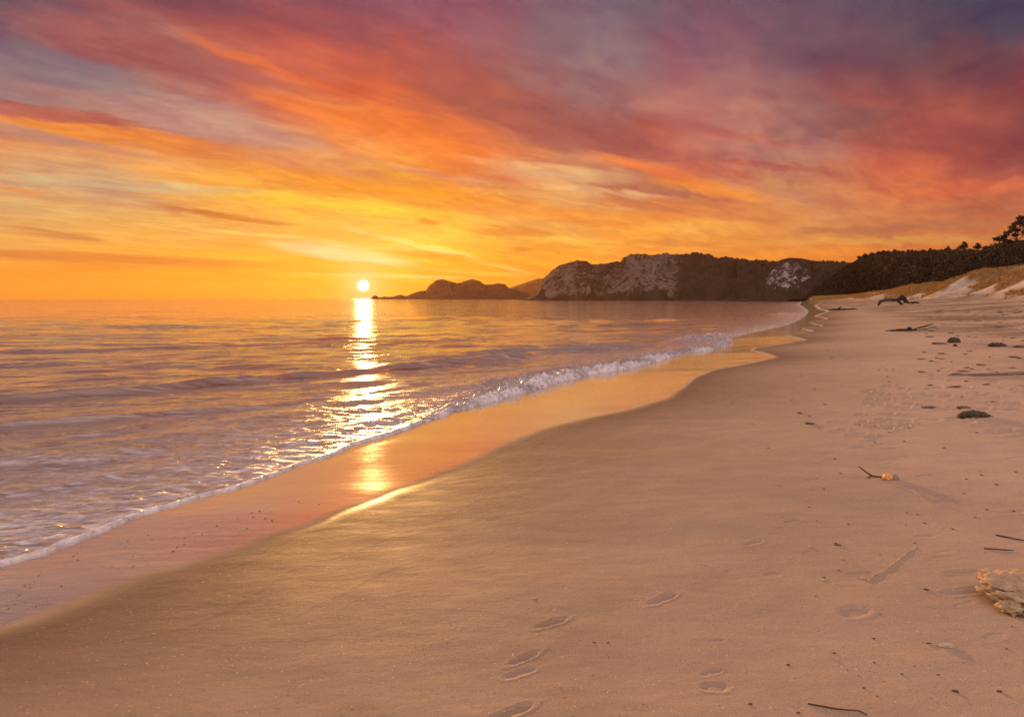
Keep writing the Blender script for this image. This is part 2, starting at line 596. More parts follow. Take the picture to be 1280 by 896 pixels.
# footprints, scour hollows: (px, py, length m, width m, heading deg from +x, depth m)
PRINTS = [(640,889,.27,.10,20,.022),(652,840,.20,.09,15,.012),(655,822,.24,.08,25,.018),(690,778,.27,.10,18,.020),(828,748,.27,.11,25,.022),(942,678,.26,.10,20,.014),(966,718,.16,.12,10,.008),(893,858,.15,.12,-20,.018),(890,840,.14,.07,10,.010),
 (1068,764,.24,.19,10,.020),(1075,716,.22,.07,-8,.016),(990,651,.20,.08,5,.012),(1016,599,.22,.09,0,.012),(978,660,.1,.08,0,.004),(1204,714,.30,.10,-8,.026),(1206,739,.34,.13,-6,.03),(1180,690,.2,.07,0,.006),
 (1165,509,.42,.2,0,.022),(1191,512,.35,.2,0,.022),(1250,538,.5,.22,0,.03),(1278,545,.5,.24,0,.03),(1228,530,.4,.15,0,.02),(1262,540,.3,.2,0,.014),
 (1049,538,.3,.12,0,.024),(1043,527,.3,.1,0,.012),(1070,543,.4,.16,5,.024),(1085,551,.3,.12,5,.018),(1072,559,.3,.14,0,.022),(1097,556,.32,.1,0,.02),(1110,561,.3,.12,0,.018),(1100,528,.34,.12,0,.018),(1108,517,.34,.12,0,.018),(1117,509,.34,.12,0,.018),(1127,571,.26,.1,0,.016),(1108,580,.2,.08,0,.012),(1108,585,.2,.08,0,.01),(1157,594,.24,.08,0,.012),(1035,567,.28,.09,10,.01),(1036,576,.28,.09,10,.006),(1157,670,.2,.1,-10,.008),(1265,640,.3,.12,0,.012),(1010,690,.12,.05,10,.004),
 (1170,618,.2,.08,-12,.016),(1180,626,.24,.08,-12,.018),(1000,605,.15,.06,0,.005),(1270,572,.4,.1,0,.014)]
prng = random.Random(3)
for k in range(60):                                    # the trodden line running up the beach
    py = 415 + 135 * prng.random() ** 1.2
    cx = np.interp(py, [410, 440, 470, 500, 550], [1050, 1062, 1092, 1108, 1090])
    PRINTS.append((cx + prng.uniform(-30, 34), py, prng.uniform(.26, .42), prng.uniform(.1, .2), prng.uniform(-25, 60), prng.uniform(.012, .03)))
for k in range(60):                                    # churned dry sand on the right
    py = 400 + 130 * prng.random()
    PRINTS.append((prng.uniform(1150, 1279), py, prng.uniform(.25, .5), prng.uniform(.12, .25), prng.uniform(-40, 40), prng.uniform(.008, .028)))
for k in range(14):
    PRINTS.append((prng.uniform(880, 1270), prng.uniform(570, 880), prng.uniform(.08, .22), prng.uniform(.05, .1), prng.uniform(-20, 30), prng.uniform(.002, .006)))
PW = [(*on_sand(p[0], p[1]), *p[2:]) for p in PRINTS]


def prints_z(X, Y):
    Z = np.zeros_like(X)
    wob = 0.20 * perlin(X * 9, Y * 9, 41) + 0.16 * perlin(X * 27, Y * 27, 42) + .10 * perlin(X * 70, Y * 70, 43)
    for (cx, cy, cz, L, Wd, hd, dp) in PW:
        rr = L * 1.3
        m = (np.abs(X - cx) < rr) & (np.abs(Y - cy) < rr)
        if not m.any():
            continue
        a, b = X[m] - cx, Y[m] - cy
        h = R(hd + 14)
        u = a * math.cos(h) + b * math.sin(h)
        v = -a * math.sin(h) + b * math.cos(h)
        waist = 1 - 0.12 * np.exp(-((u / L + .08) / .13) ** 2)
        d = np.sqrt((u / (L * .41)) ** 2 + (v / (Wd * .36 * waist)) ** 2) + wob[m]
        dp = dp * (.34 if cy < 8 else 1.25)
        lobes = .72 + .45 * np.exp(-((u / L - .24) / .14) ** 2) + .35 * np.exp(-((u / L + .30) / .12) ** 2)
        z = -dp * lobes * sstep(1.06, .62, d) + dp * .20 * np.exp(-((d - 1.25) / .22) ** 2) * (0.6 + .8 * (v < 0))
        Z[m] += z
    return Z


# ------------------------------------------------------------------ sand sheet
angs = np.concatenate([np.linspace(-82, -44, 50)[:-1], np.linspace(-44, 44, 1150), np.linspace(44, 84, 70)[1:]])
rr = [0.25]
while rr[-1] < 2.3:
    rr.append(rr[-1] + 0.08)
while rr[-1] < 620:
    r0 = rr[-1]
    rr.append(r0 + min(max(r0 * r0 * .00050, .003), .0085 * r0))
rr = np.array(rr)
AA, RR = np.meshgrid(np.radians(angs), rr)
SX = (RR * np.sin(AA)).ravel()
SY = (RR * np.cos(AA)).ravel()
zb, q, s, back = beach_base(SX, SY)
SZ = terrain(SX, SY)
tb = (Xb(SY) - SX) / np.maximum(SY, 2.0)
edge_n = 0.010 * perlin(SX * .9, SY * .9, 31) + 0.003 * perlin(SX * 4, SY * 4, 32)
soft = np.interp(SY, [3, 6, 9, 13, 40], [.060, .050, .030, .008, .004])
dB = -tb * np.maximum(SY, 2) * cosf(SY)
tide = 0
for off_, wd_, sd_ in ((.28, .012, 35), (.75, .018, 36), (1.25, .014, 37)):
    nn = perlin(SX * 1.1, SY * .9, sd_) * .22 + perlin(SX * 5, SY * 5, sd_) * .02
    tide = tide + np.exp(-((dB - off_ - nn) / wd_) ** 2) * np.clip(perlin(SX * .45, SY * .45, sd_ + 9) * 2.2 + .1, 0, 1)
hardn = np.interp(SY, [4, 12], [1.0, .25])
wet = sstep(-soft, soft, tb + edge_n * hardn + .012 * perlin(SX * 2.2 + 5, SY * 2.2, 38) * sstep(9, 5, SY))
damp = np.exp(-np.clip(-tb * np.maximum(SY, 2) * cosf(SY), 0, 50) / np.interp(SY, [2, 8, 30, 100], [3.6, 2.6, 2.8, 6]))
SZ = SZ + prints_z(SX, SY) * (1 - wet)
dry = sstep(.9, .2, damp)
# wind ripples and lumps on the dry sand
fine = .0020 * fbm(SX * 3.2 + 0.3 * SY, SY * 4.5, 4, 51) + 0.0009 * perlin(SX * 14, SY * 22, 52)
lumps = sstep(.17, .4, q) * .04 * np.abs(fbm(SX * 1.3, SY * 1.3, 4, 53))
SZ = SZ + dry * fine * .7 + dry * lumps + .0016 * tide
# thin leading lip of the swash film
lip = np.exp(-(tb / .0016) ** 2) * np.interp(SY, [8, 14, 30, 60], [0, .004, .012, .02])
SZ = SZ + lip
lipm = np.exp(-((tb - .0012) / .0022) ** 2) * sstep(9, 17, SY) * sstep(260, 90, SY) * np.clip(.45 + .9 * perlin(SX * .7, SY * .35, 33), 0, .8)
# buried-root ridge in the foreground sand and the crack beyond it
def ridge(pts, w, h):
    global SZ
    P = [on_sand(*p) for p in pts]
    best = np.full(SX.shape, 9.0)
    for a, b in zip(P[:-1], P[1:]):
        ax, ay = a[:2]
        ex, ey = b[0] - ax, b[1] - ay
        tt = np.clip(((SX - ax) * ex + (SY - ay) * ey) / (ex * ex + ey * ey), 0, 1)
        best = np.minimum(best, np.hypot(SX - ax - tt * ex, SY - ay - tt * ey))
    SZ = SZ + h * np.exp(-(best / w) ** 2)
ridge([(1085, 727), (1100, 716), (1118, 705), (1133, 692), (1146, 684)], .010, .0012)
ridge([(1142, 612), (1150, 618), (1160, 627), (1168, 632)], .012, .004)
gn = fbm(SX * .10 + SY * .06, SY * .09 - SX * .05, 4, 61)
grassm = sstep(-1.5, 3.0, back + 9 * gn) * sstep(-.32, .02, gn + sstep(4, 18, back) * .4)
keep = (s > -7) & (SY > -4) & (back < 46)
V = np.stack([SX, SY, SZ], 1)
Fq = grid_faces(len(rr), len(angs), keep)
V, Fq, at = compact(V, Fq, dict(wet=wet, damp=damp, lip=lipm, grass=grassm, back=sstep(-6, 6, back), far=sstep(.16, .32, q), tide=np.clip(tide, 0, 1)))

m_sand, N, P = new_mat('sand')
geo = N.node('ShaderNodeNewGeometry')
pos = geo.outputs['Position']
a_wet, a_damp, a_lip, a_gr, a_back, a_far = [N.attr(k) for k in ('wet', 'damp', 'lip', 'grass', 'back', 'far')]
big = N.noise(pos, .55, 4, .55).outputs[0]
mid = N.noise(N.vmul(pos, (1.0, 2.2, 1)), 2.3, 5, .6).outputs[0]
grain = N.noise(pos, 170, 4, .75).outputs[0]
speck = N.noise(pos, 70, 2, .5).outputs[0]
c_dry = N.mix(N.rng(big, .35, .65), (.66, .475, .335, 1), (.58, .41, .285, 1))
c_dry = N.mix(N.m('MULTIPLY', N.rng(mid, .42, .72), .40), c_dry, (.42, .28, .205, 1))
c_damp = N.mix(N.rng(mid, .3, .7), (.145, .075, .047, 1), (.115, .060, .038, 1))
c = N.mix(N.m('MULTIPLY', a_damp, .92), c_dry, c_damp)
c = N.mix(N.m('MULTIPLY', N.rng(grain, .38, .68), .50), c, (.19, .115, .075, 1))
c = N.mix(N.rng(speck, .69, .74), c, (.62, .50, .38, 1))
c = N.mix(N.m('MULTIPLY', N.rng(speck, .32, .27), .8), c, (.12, .07, .05, 1))
deb = N.noise(N.vmul(pos, (.6, 1.6, 1)), 3.4, 7, .7).outputs[0]
c = N.mix(N.m('MULTIPLY', N.m('MULTIPLY', N.rng(deb, .50, .60), a_far), .75), c, (.20, .125, .095, 1))
deb2 = N.noise(N.vmul(pos, (.55, .38, 1)), .33, 9, .74).outputs[0]
c = N.mix(N.m('MULTIPLY', N.m('MULTIPLY', N.rng(deb2, .44, .54), a_far), .80), c, (.15, .095, .07, 1))
c = N.mix(N.m('MULTIPLY', a_back, .75), c, (.56, .47, .41, 1))
c = N.mix(a_gr, c, (.24, .145, .06, 1))
wetc = N.mix(N.rng(N.noise(N.vmul(pos, (.55, 1.5, 1)), 1.3, 6, .66, dist=.6).outputs[0], .36, .64), (.52, .375, .215, 1), (.42, .295, .165, 1))
c = N.mix(a_wet, c, wetc)
c = N.mix(N.m('MULTIPLY', N.attr('tide'), .5), c, (.12, .075, .05, 1))
c = N.mix(a_lip, c, (.75, .68, .62, 1))
N.l.new(c, P.inputs['Base Color'])
rgh = N.mixf(a_damp, .92, N.rng(mid, .3, .7, .62, .75))
wetr = N.rng(N.noise(N.vmul(pos, (.5, 1.3, 1)), .8, 4, .6).outputs[0], .35, .7, .045, .09)
rgh = N.mixf(N.rng(a_wet, .20, .80), rgh, wetr)
rgh = N.mixf(a_lip, rgh, .6)
N.l.new(rgh, P.inputs['Roughness'])
N.l.new(N.mixf(N.rng(a_wet, .76, 1.0, smooth=True), N.m('MULTIPLY', N.mixf(a_damp, .2, .12), N.rng(a_wet, .35, .02, .08, 1.0)), 1.0), P.inputs['Specular IOR Level'])
N.l.new(N.mixf(N.rng(a_wet, .76, 1.0, smooth=True), 1.45, 3.4), P.inputs['IOR'])
hgt = N.m('ADD', N.m('MULTIPLY', grain, .0010), N.m('MULTIPLY', N.noise(N.vmul(pos, (1, 1.7, 1)), 22, 5, .62).outputs[0], .0015))
hgt = N.m('ADD', hgt, N.m('MULTIPLY', N.noise(N.vmul(pos, (1, 2.0, 1)), 5.0, 3, .5).outputs[0], .0040))
hgt = N.m('ADD', hgt, N.m('MULTIPLY', N.m('MULTIPLY', N.m('ADD', deb, deb2), a_far), .10))
hw = N.m('ADD', N.m('MULTIPLY', N.noise(N.vmul(pos, (.7, 1.6, 1)), 7, 3, .5).outputs[0], .0022), N.m('MULTIPLY', N.noise(pos, 55, 2, .5).outputs[0], .0006))
hh = N.mixf(a_wet, N.m('SUBTRACT', hgt, .0030), hw)
N.l.new(N.bump(hh, 1.0, 1.0), P.inputs['Normal'])
sand = mesh_np('sand_beach', V, Fq, m_sand, attrs=at)
tag(sand, kind='structure')

# ------------------------------------------------------------------ sea
rows = [-6, -3, 0, 1.5]
y = 2.6
while y < 4300:
    rows.append(y)
    y += min(max(y * y * .00034, .008), .035 * y)
rows = np.array(rows)
tau = [0.0]
d = .0006
while tau[-1] < 40:
    tau.append(tau[-1] + d)
    d = min(d * 1.035, .0024) if tau[-1] < 1.75 else d * 1.12
tau = np.array(tau)
TT, YY = np.meshgrid(tau, rows)
SC = np.maximum(YY, 0) * .9 + 1.2
t = TT * SC
XX = Xw(YY) - t
cf = cosf(YY)
sp = np.maximum(np.gradient(YY, axis=0), np.abs(np.gradient(XX, axis=1)) * .5)
s = t * cf                                  # metres from the water's edge
# edge shape wiggle
wig = (.05 * perlin(YY * 1.3, YY * 0, 71) + .02 * perlin(YY * 4.1, YY * 0, 72)) * np.interp(YY, [2, 20, 100], [.5, 1.5, 6])
XX = XX + wig * np.exp(-t / 1.5)
hb = np.interp(YY, [3, 5, 8, 10, 12, 15, 18, 21, 25, 29, 35, 60, 150, 400], [.018, .020, .024, .036, .06, .10, .10, .085, .08, .05, .02, .02, .03, .05])
wb = np.interp(YY, [3, 8, 10, 15, 25, 40, 150], [.030, .036, .08, .22, .24, .20, .3])
lump = fbm(XX * 6.5, YY * 4.2, 5, 73, .6)
lump2 = fbm(XX * 1.1, YY * .9, 2, 74)
big_w = sstep(9, 14, YY)
bead = hb * np.sqrt(np.clip(1 - ((s - wb) / wb) ** 2, 0, 1)) * (s < 2 * wb)
bead = np.where(s > wb, hb * np.exp(-((s - wb) / (wb * (1.2 + 2.5 * big_w))) ** 2), bead)
bead = bead * (1 + (.35 + 1.1 * big_w) * lump + 1.0 * big_w * lump2)
Z = bead + .004 * (1 - np.exp(-s / .1)) - .012 * np.exp(-s / (.1 * wb))
# rolling swell lines
def swell(pts, amp, w, skew=.5, seed=0, y0=None, y1=None):
    ys = np.array([p[0] for p in pts]); ts = np.array([p[1] for p in pts])
    tc_ = np.interp(YY, ys, ts) + .35 * perlin(YY * .25, YY * 0, seed)
    dlt = s - tc_
    ww = np.where(dlt < 0, w * skew, w)
    am = amp * np.clip(.95 + .6 * perlin(YY * .35, s * .25 + 3, seed + 1) + .6 * perlin(XX * .8, YY * 1.1, seed + 2), .05, 2) * sstep(ys[0] - 3, ys[0], YY) * sstep(ys[-1] + 8, ys[-1] - 2, YY)
    return am * np.exp(-(dlt / ww) ** 2)


def tcurve(pxs):
    out = []
    for p in pxs:
        x, yv = on_plane(*p)
        out.append((yv, float((Xw(yv) - x) * cosf(yv))))
    return sorted(out)


Z += swell(tcurve([(-150, 512), (0, 500), (120, 492), (260, 480), (400, 468), (520, 458), (640, 447)]), .13, .6, .5, 81)
Z += swell(tcurve([(-150, 590), (0, 566), (60, 572), (120, 575)]), .06, .45, .4, 83)
Z += swell(tcurve([(-150, 548), (0, 534), (140, 524), (300, 512), (430, 498)]), .05, .4, .45, 93)
Z += swell(tcurve([(0, 620), (120, 600), (260, 575), (380, 552)]), .022, .22, .5, 95)
Z += swell(tcurve([(300, 525), (420, 506), (520, 492), (620, 478), (720, 455)]), .05, .6, .5, 85)
Z += swell(tcurve([(620, 440), (720, 437), (800, 434), (850, 428)]), .13, .8, .45, 87)
Z += swell(tcurve([(0, 440), (300, 432), (600, 424), (840, 414)]), .06, 1.6, .6, 89)
Z += swell(tcurve([(-100, 412), (300, 408), (600, 404), (940, 398)]), .08, 3.2, .6, 91)
# the small breaker peak on the right
bx, by = on_plane(886, 426)
Z += .26 * np.exp(-((XX - bx - (YY - by) * .5) / 1.1) ** 2 - ((YY - by) / 1.5) ** 2) * (1 + .35 * lump + .5 * lump2)
bx2, by2 = on_plane(985, 393.5)
Z += .28 * np.exp(-((XX - bx2) / 1.3) ** 2 - ((YY - by2) / 3.) ** 2) * (1 + .5 * lump)
# chop: many small wave trains, each dropped where the mesh can no longer carry it
wr = random.Random(5)
for k in range(46):
    lam = .16 * (5.5 / .16) ** (k / 45)
    th = R(-66 + wr.gauss(0, 15))
    kx, ky = math.cos(th) * 2 * math.pi / lam, math.sin(th) * 2 * math.pi / lam
    ph = wr.random() * 6.28
    amp = lam * .0046
    wgt = (1 - .5 * np.exp(-s / 2.5)) * sstep(lam * .45, lam * .2, sp) * (1 - np.exp(-s / (lam * .9 + .15)))
    env = .55 + .9 * (k % 5 == 0) * 0 + .8 * perlin(XX / (lam * 5) + k, YY / (lam * 5), 90 + k % 7)
    Z += amp * wgt * np.clip(env, 0, 2) * (np.exp(1.25 * np.sin(XX * kx + YY * ky + ph + 1.6 * perlin(XX / lam * .35, YY / lam * .35, k % 11))) - 1.43) / 1.5
turb = np.exp(-s / np.interp(YY, [3, 7, 12, 18, 30], [2.3, 2.6, 2.2, 1.6, 2.0]))
rx, ry = XX * .97 - YY * .24, XX * .24 + YY * .97
Z += .024 * turb * (1 - np.exp(-s / .25)) * fbm(rx * 2.6, ry * 7.5, 4, 75) * sstep(.3, .05, sp)
Z = np.where(TT == 0, -.03, Z)
foam = np.exp(-np.clip(s - 1.6 * wb, 0, 99) / (wb * .5 + .03))
crest = .75 * np.exp(-((XX - bx - (YY - by) * .5) / 1.5) ** 2 - ((YY - by) / 1.9) ** 2) + .5 * np.exp(-((XX - bx2) / 1.8) ** 2 - ((YY - by2) / 4.) ** 2)
foam = foam * np.interp(YY, [24, 38], [1, .5]) * np.where(YY > 24, np.clip(.5 + 1.3 * perlin(XX * .35, YY * .12, 78), .1, 1), 1)
foam = foam * np.where(YY > 9, np.clip(.72 + 1.3 * lump2 + .5 * lump, .12, 1), 1)
foam = np.clip(foam + crest * np.clip(.55 + .9 * lump, 0, 1), 0, 1)
lace = np.clip(turb * 1.15, 0, 1)
lace = np.maximum(lace, .8 * np.exp(-s / np.interp(YY, [10, 20, 60, 200], [.8, 2.4, 3, 4])) * sstep(12, 22, YY))
XX = np.clip(XX, -4500, 4500)
V = np.stack([XX.ravel(), YY.ravel(), Z.ravel()], 1)
Fq = grid_faces(len(rows), len(tau))[:, ::-1]
m_sea, N, P = new_mat('sea_water')
geo = N.node('ShaderNodeNewGeometry')
pos = geo.outputs['Position']
a_foam, a_lace = N.attr('foam'), N.attr('lace')
rot = N.node('ShaderNodeVectorRotate', rotation_type='Z_AXIS')
N.l.new(pos, rot.inputs['Vector'])
rot.inputs['Angle'].default_value = R(-12)
wv = N.vmul(rot.outputs[0], (.34, 1.0, 1.0))


def facets(scale, a, b, det=3):
    # mostly flat water with sparse steep little faces
    return N.rng(N.noise(wv, scale, det, .55, dist=.5).outputs[0], a, b, smooth=True)


nB0 = N.noise(wv, 2.3, 4, .58, dist=.4).outputs[0]
nC = N.noise(wv, 9.0, 4, .6).outputs[0]
patch = N.noise(N.vmul(pos, (.25, .7, 1)), .12, 3, .5).outputs[0]
amp = N.rng(patch, .35, .7, .5, 1.25)
h = N.m('ADD', N.m('MULTIPLY', facets(.13, .54, .74), .36), N.m('MULTIPLY', facets(.45, .54, .72), .19))
h = N.m('ADD', h, N.m('MULTIPLY', facets(1.5, .52, .70), .075))
h = N.m('ADD', h, N.m('ADD', N.m('MULTIPLY', nB0, .024), N.m('MULTIPLY', nC, .010)))
h = N.m('MULTIPLY', h, amp)
nr = N.m('ADD', N.m('MULTIPLY', facets(3.6, .45, .66), .045), N.m('MULTIPLY', facets(10, .44, .66), .020))
h = N.m('ADD', h, N.m('MULTIPLY', nr, a_lace))
calm = N.m('SUBTRACT', 1.0, N.m('MULTIPLY', a_foam, .8))
h = N.m('MULTIPLY', h, calm)
fl = N.noise(N.vmul(rot.outputs[0], (.8, 1.5, 1)), 3.0, 6, .66, dist=1.4).outputs[0]
fl2 = N.node('ShaderNodeTexVoronoi', feature='DISTANCE_TO_EDGE')
N.l.new(N.mix(.16, N.vmul(rot.outputs[0], (1.0, 1.9, 1)), N.noise(pos, 3, 3, .6).outputs['Color'], 'ADD'), fl2.inputs['Vector'])
fl2.inputs['Scale'].default_value = 3.2
net = N.rng(fl2.outputs['Distance'], .14, .02)
lacev = N.m('MULTIPLY', N.m('ADD', N.rng(fl, .44, .62), N.m('MULTIPLY', net, .55)), a_lace)
lacev = N.m('MULTIPLY', lacev, .50, clamp=True)
fm = N.m('MAXIMUM', lacev, N.m('MULTIPLY', a_foam, N.rng(N.noise(pos, 9, 5, .65).outputs[0], .36, .56, .30, 1.0)))
c = N.mix(a_lace, (.27, .17, .12, 1), (.34, .245, .21, 1))
c = N.mix(fm, c, (.78, .74, .76, 1))
N.l.new(c, P.inputs['Base Color'])
N.l.new(N.mixf(fm, .05, .65), P.inputs['Roughness'])
P.inputs['IOR'].default_value = 2.4
P.inputs['Specular IOR Level'].default_value = .5
fb = N.m('MULTIPLY', N.noise(pos, 26, 5, .6).outputs[0], N.m('MULTIPLY', fm, .018))
N.l.new(N.bump(N.m('ADD', h, fb), 1.0, 1.0), P.inputs['Normal'])
sea = mesh_np('sea_water', V, Fq, m_sea, attrs=dict(foam=foam.ravel(), lace=lace.ravel()))
tag(sea, kind='structure')
#HILLS
#HILLS
# ------------------------------------------------------------------ headlands and hills
def hill_mat(name, veg_a, veg_b, rock_a, rock_b, scale, thr):
    m, N, P = new_mat(name)
    geo = N.node('ShaderNodeNewGeometry')
    pos = geo.outputs['Position']
    rk = N.attr('rock')
    n1 = N.noise(pos, scale, 6, .6).outputs[0]
    n2 = N.noise(N.vmul(pos, (1, 1, .35)), scale * 2.6, 6, .68, dist=.8).outputs[0]
    n3 = N.noise(pos, scale * 9, 4, .65).outputs[0]
    veg = N.mix(N.rng(n1, .36, .66), veg_a, veg_b)
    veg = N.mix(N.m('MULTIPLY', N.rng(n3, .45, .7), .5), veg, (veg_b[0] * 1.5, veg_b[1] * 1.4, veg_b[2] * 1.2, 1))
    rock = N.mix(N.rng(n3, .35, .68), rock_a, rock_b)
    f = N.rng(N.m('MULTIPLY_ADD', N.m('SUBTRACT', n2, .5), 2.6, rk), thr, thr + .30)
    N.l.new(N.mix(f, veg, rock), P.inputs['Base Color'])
    P.inputs['Roughness'].default_value = .95
    P.inputs['Specular IOR Level'].default_value = .02
    hh = N.m('ADD', N.m('MULTIPLY', n2, .9 / scale * .16), N.m('MULTIPLY', n3, .05 / scale))
    N.l.new(N.bump(hh, .9, 1.0), P.inputs['Normal'])
    return m


SURF = {}


def hill(name, ridge, dbase, dridge, mat, power=.5, gully=.12, rough=.05, seed=0, rockf=None, nu=260, nv=70, z0=-1.0, fr=18):
    ridge = np.array(ridge, float)
    px = np.linspace(ridge[0, 0], ridge[-1, 0], nu)
    py = np.interp(px, ridge[:, 0], ridge[:, 1])
    Db = np.interp(px, [p[0] for p in dbase], [p[1] for p in dbase])
    Dr = np.interp(px, [p[0] for p in dridge], [p[1] for p in dridge])
    tanx = np.array([ray(a, 373)[0] / ray(a, 373)[1] for a in px])
    zr = np.array([at_dist(a, b, D)[2] for a, b, D in zip(px, py, Dr)])
    v = np.concatenate([np.linspace(0, 1, nv), np.linspace(1, 1.7, 16)[1:]])
    Pm, Vm = np.meshgrid(px, v)
    Dm = Db[None] + (Dr - Db)[None] * Vm
    prof = np.where(Vm <= 1, np.clip(Vm, 0, 1) ** power, 1 - .75 * (Vm - 1) ** 1.4)
    mid = np.clip(4 * Vm * (1 - Vm), 0, 1) * (Vm <= 1)
    g = 1 - 2 * np.abs(perlin(Pm / fr + Vm * .4, Vm * 1.3, seed)) - .8 * np.abs(perlin(Pm / fr * 2.7, Vm * 2.6 + Pm * .02, seed + 1))
    f = fbm(Pm / fr * 3.0, Vm * 8, 5, seed + 2)
    Z = z0 + (zr - z0)[None] * (prof + mid * (gully * g + rough * f))
    crest = np.exp(-((Vm - 1) / .05) ** 2)
    Z = Z + crest * (zr - z0)[None] * .006 * fbm(Pm / 2.2, Vm * 3, 3, seed + 5)
    Dm = Dm + mid * (Dr - Db)[None] * .10 * fbm(Pm / fr * 1.2, Vm * 4, 4, seed + 7)
    X = tanx[None] * Dm
    rock = rockf(Pm, Vm, (Z - z0) / np.maximum((zr - z0)[None], .1)) if rockf else np.zeros_like(Z)
    o = mesh_np(name, np.stack([X.ravel(), Dm.ravel(), Z.ravel()], 1), grid_faces(len(v), nu), mat, attrs=dict(rock=rock.ravel()))
    tag(o, kind='structure')
    SURF[name] = (X, Dm, Z, Pm, Vm)
    return o


VA, VB = (.030, .023, .017, 1), (.055, .041, .029, 1)
m_far = hill_mat('far_headland_scrub', VA, VB, (.20, .17, .14, 1), (.32, .27, .23, 1), .030, 2)
m_cliff = hill_mat('grey_cliff_rock', VA, VB, (.085, .064, .054, 1), (.225, .175, .15, 1), .060, .42)
m_white = hill_mat('white_cliff_rock', VA, VB, (.34, .29, .26, 1), (.55, .47, .43, 1), .11, .62)
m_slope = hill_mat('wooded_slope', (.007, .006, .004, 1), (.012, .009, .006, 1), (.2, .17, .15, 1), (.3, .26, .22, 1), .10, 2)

hill('distant_headland', [(600, 375.5), (618, 366), (636, 360), (645, 357), (660, 352), (672, 348.4), (680, 348), (700, 352), (740, 366), (770, 376)],
     [(600, 1900), (770, 1700)], [(600, 2300), (770, 2100)], m_far, .8, .1, .05, 101, nu=140, fr=14)
hill('low_headland', [(463, 374), (467, 369.5), (470, 369), (474, 372), (480, 370.6), (490, 371), (500, 368.2), (508, 370), (515, 367), (522, 364.5), (532, 363), (537, 356.5), (545, 350.5), (553, 349), (562, 351.5), (572, 354), (580, 352), (590, 349), (600, 351.5), (606, 356), (614, 355.4), (622, 354.4), (631, 355), (636, 360), (644, 362), (660, 367), (680, 375.5)],
     [(463, 1500), (600, 1350), (680, 1250)], [(463, 1560), (550, 1600), (680, 1450)], m_far, .5, .14, .06, 111, nu=240, fr=11)


def rock_cliff(Pm, Vm, H):
    w = sstep(662, 690, Pm) * sstep(862, 835, Pm) * sstep(1.04, .90, H) * sstep(.04, .22, H)
    streak = .66 + .40 * perlin(Pm / 16.0 + Vm * .8, Vm * 2.6, 131)
    return w * np.clip(streak, 0, 1) * (1 - .35 * sstep(690, 740, Pm) * sstep(800, 740, Pm))


hill('cliff_headland', [(636, 376.8), (648, 374), (660, 372), (670, 364), (678, 350), (690, 338), (697, 333), (710, 328.5), (722, 326), (732, 327), (740, 330.5), (748, 331), (757, 329.5), (766, 328), (775, 328), (780, 322), (786, 318.5), (792, 318), (805, 319), (818, 319), (832, 318.2), (850, 321), (862, 319), (867, 317.6), (874, 318), (885, 320), (898, 323), (925, 326), (960, 328), (1000, 330), (1040, 333)],
     [(636, 640), (760, 590), (900, 560), (1040, 600)], [(636, 690), (760, 720), (880, 800), (1040, 900)], m_cliff, .42, .13, .06, 121, rock_cliff, nu=420, nv=90, fr=20)


def rock_white(Pm, Vm, H):
    c = np.clip(1.25 - np.hypot((Pm - 982) / 34, (H - .56) / .36), 0, 1)
    tong = 1 + .5 * perlin(Pm / 9, Vm * 1.6, 143)
    return np.clip(c * 1.1, 0, .62) * tong


hill('rocky_bluff', [(890, 377.5), (905, 374), (918, 365), (932, 354), (946, 345), (956, 336), (966, 329), (975, 324.5), (985, 322.3), (1000, 323), (1015, 326), (1040, 327.5), (1065, 328.5), (1085, 331), (1120, 340)],
     [(890, 470), (960, 445), (1120, 430)], [(890, 500), (985, 560), (1120, 640)], m_white, .55, .10, .05, 141, rock_white, nu=300, nv=90, fr=16)
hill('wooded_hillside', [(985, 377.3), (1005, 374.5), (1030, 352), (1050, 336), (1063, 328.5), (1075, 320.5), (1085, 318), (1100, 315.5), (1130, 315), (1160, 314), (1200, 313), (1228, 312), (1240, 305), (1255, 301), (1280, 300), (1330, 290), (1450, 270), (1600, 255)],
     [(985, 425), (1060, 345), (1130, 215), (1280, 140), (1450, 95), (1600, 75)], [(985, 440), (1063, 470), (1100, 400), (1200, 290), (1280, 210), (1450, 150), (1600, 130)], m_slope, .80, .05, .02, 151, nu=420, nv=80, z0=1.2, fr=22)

# ------------------------------------------------------------------ foliage
def foliage_mat(name, a, b, c):
    m, N, P = new_mat(name)
    geo = N.node('ShaderNodeNewGeometry')
    n = N.noise(geo.outputs['Position'], .35, 3, .6).outputs[0]
    n2 = N.node('ShaderNodeTexWhiteNoise')
    n2.noise_dimensions = '1D'
    N.l.new(geo.outputs['Random Per Island'], n2.inputs['W'])
    col = N.mix(N.rng(n, .35, .65), a, b)
    col = N.mix(N.m('MULTIPLY', n2.outputs[0], .6), col, c)
    N.l.new(col, P.inputs['Base Color'])
    P.inputs['Roughness'].default_value = .8
    P.inputs['Specular IOR Level'].default_value = .2
    return m


m_leaf = foliage_mat('dark_foliage', (.024, .019, .013, 1), (.036, .027, .018, 1), (.046, .034, .023, 1))
m_bush = foliage_mat('olive_scrub', (.019, .016, .010, 1), (.030, .023, .014, 1), (.036, .027, .017, 1))
m_bark, Nn, Pp = new_mat('dark_bark')
nz = Nn.noise(Nn.vmul(Nn.node('ShaderNodeNewGeometry').outputs['Position'], (6, 6, 1)), 3, 4, .6).outputs[0]
Nn.l.new(Nn.mix(nz, (.028, .020, .015, 1), (.055, .040, .030, 1)), Pp.inputs['Base Color'])
Pp.inputs['Roughness'].default_value = .9


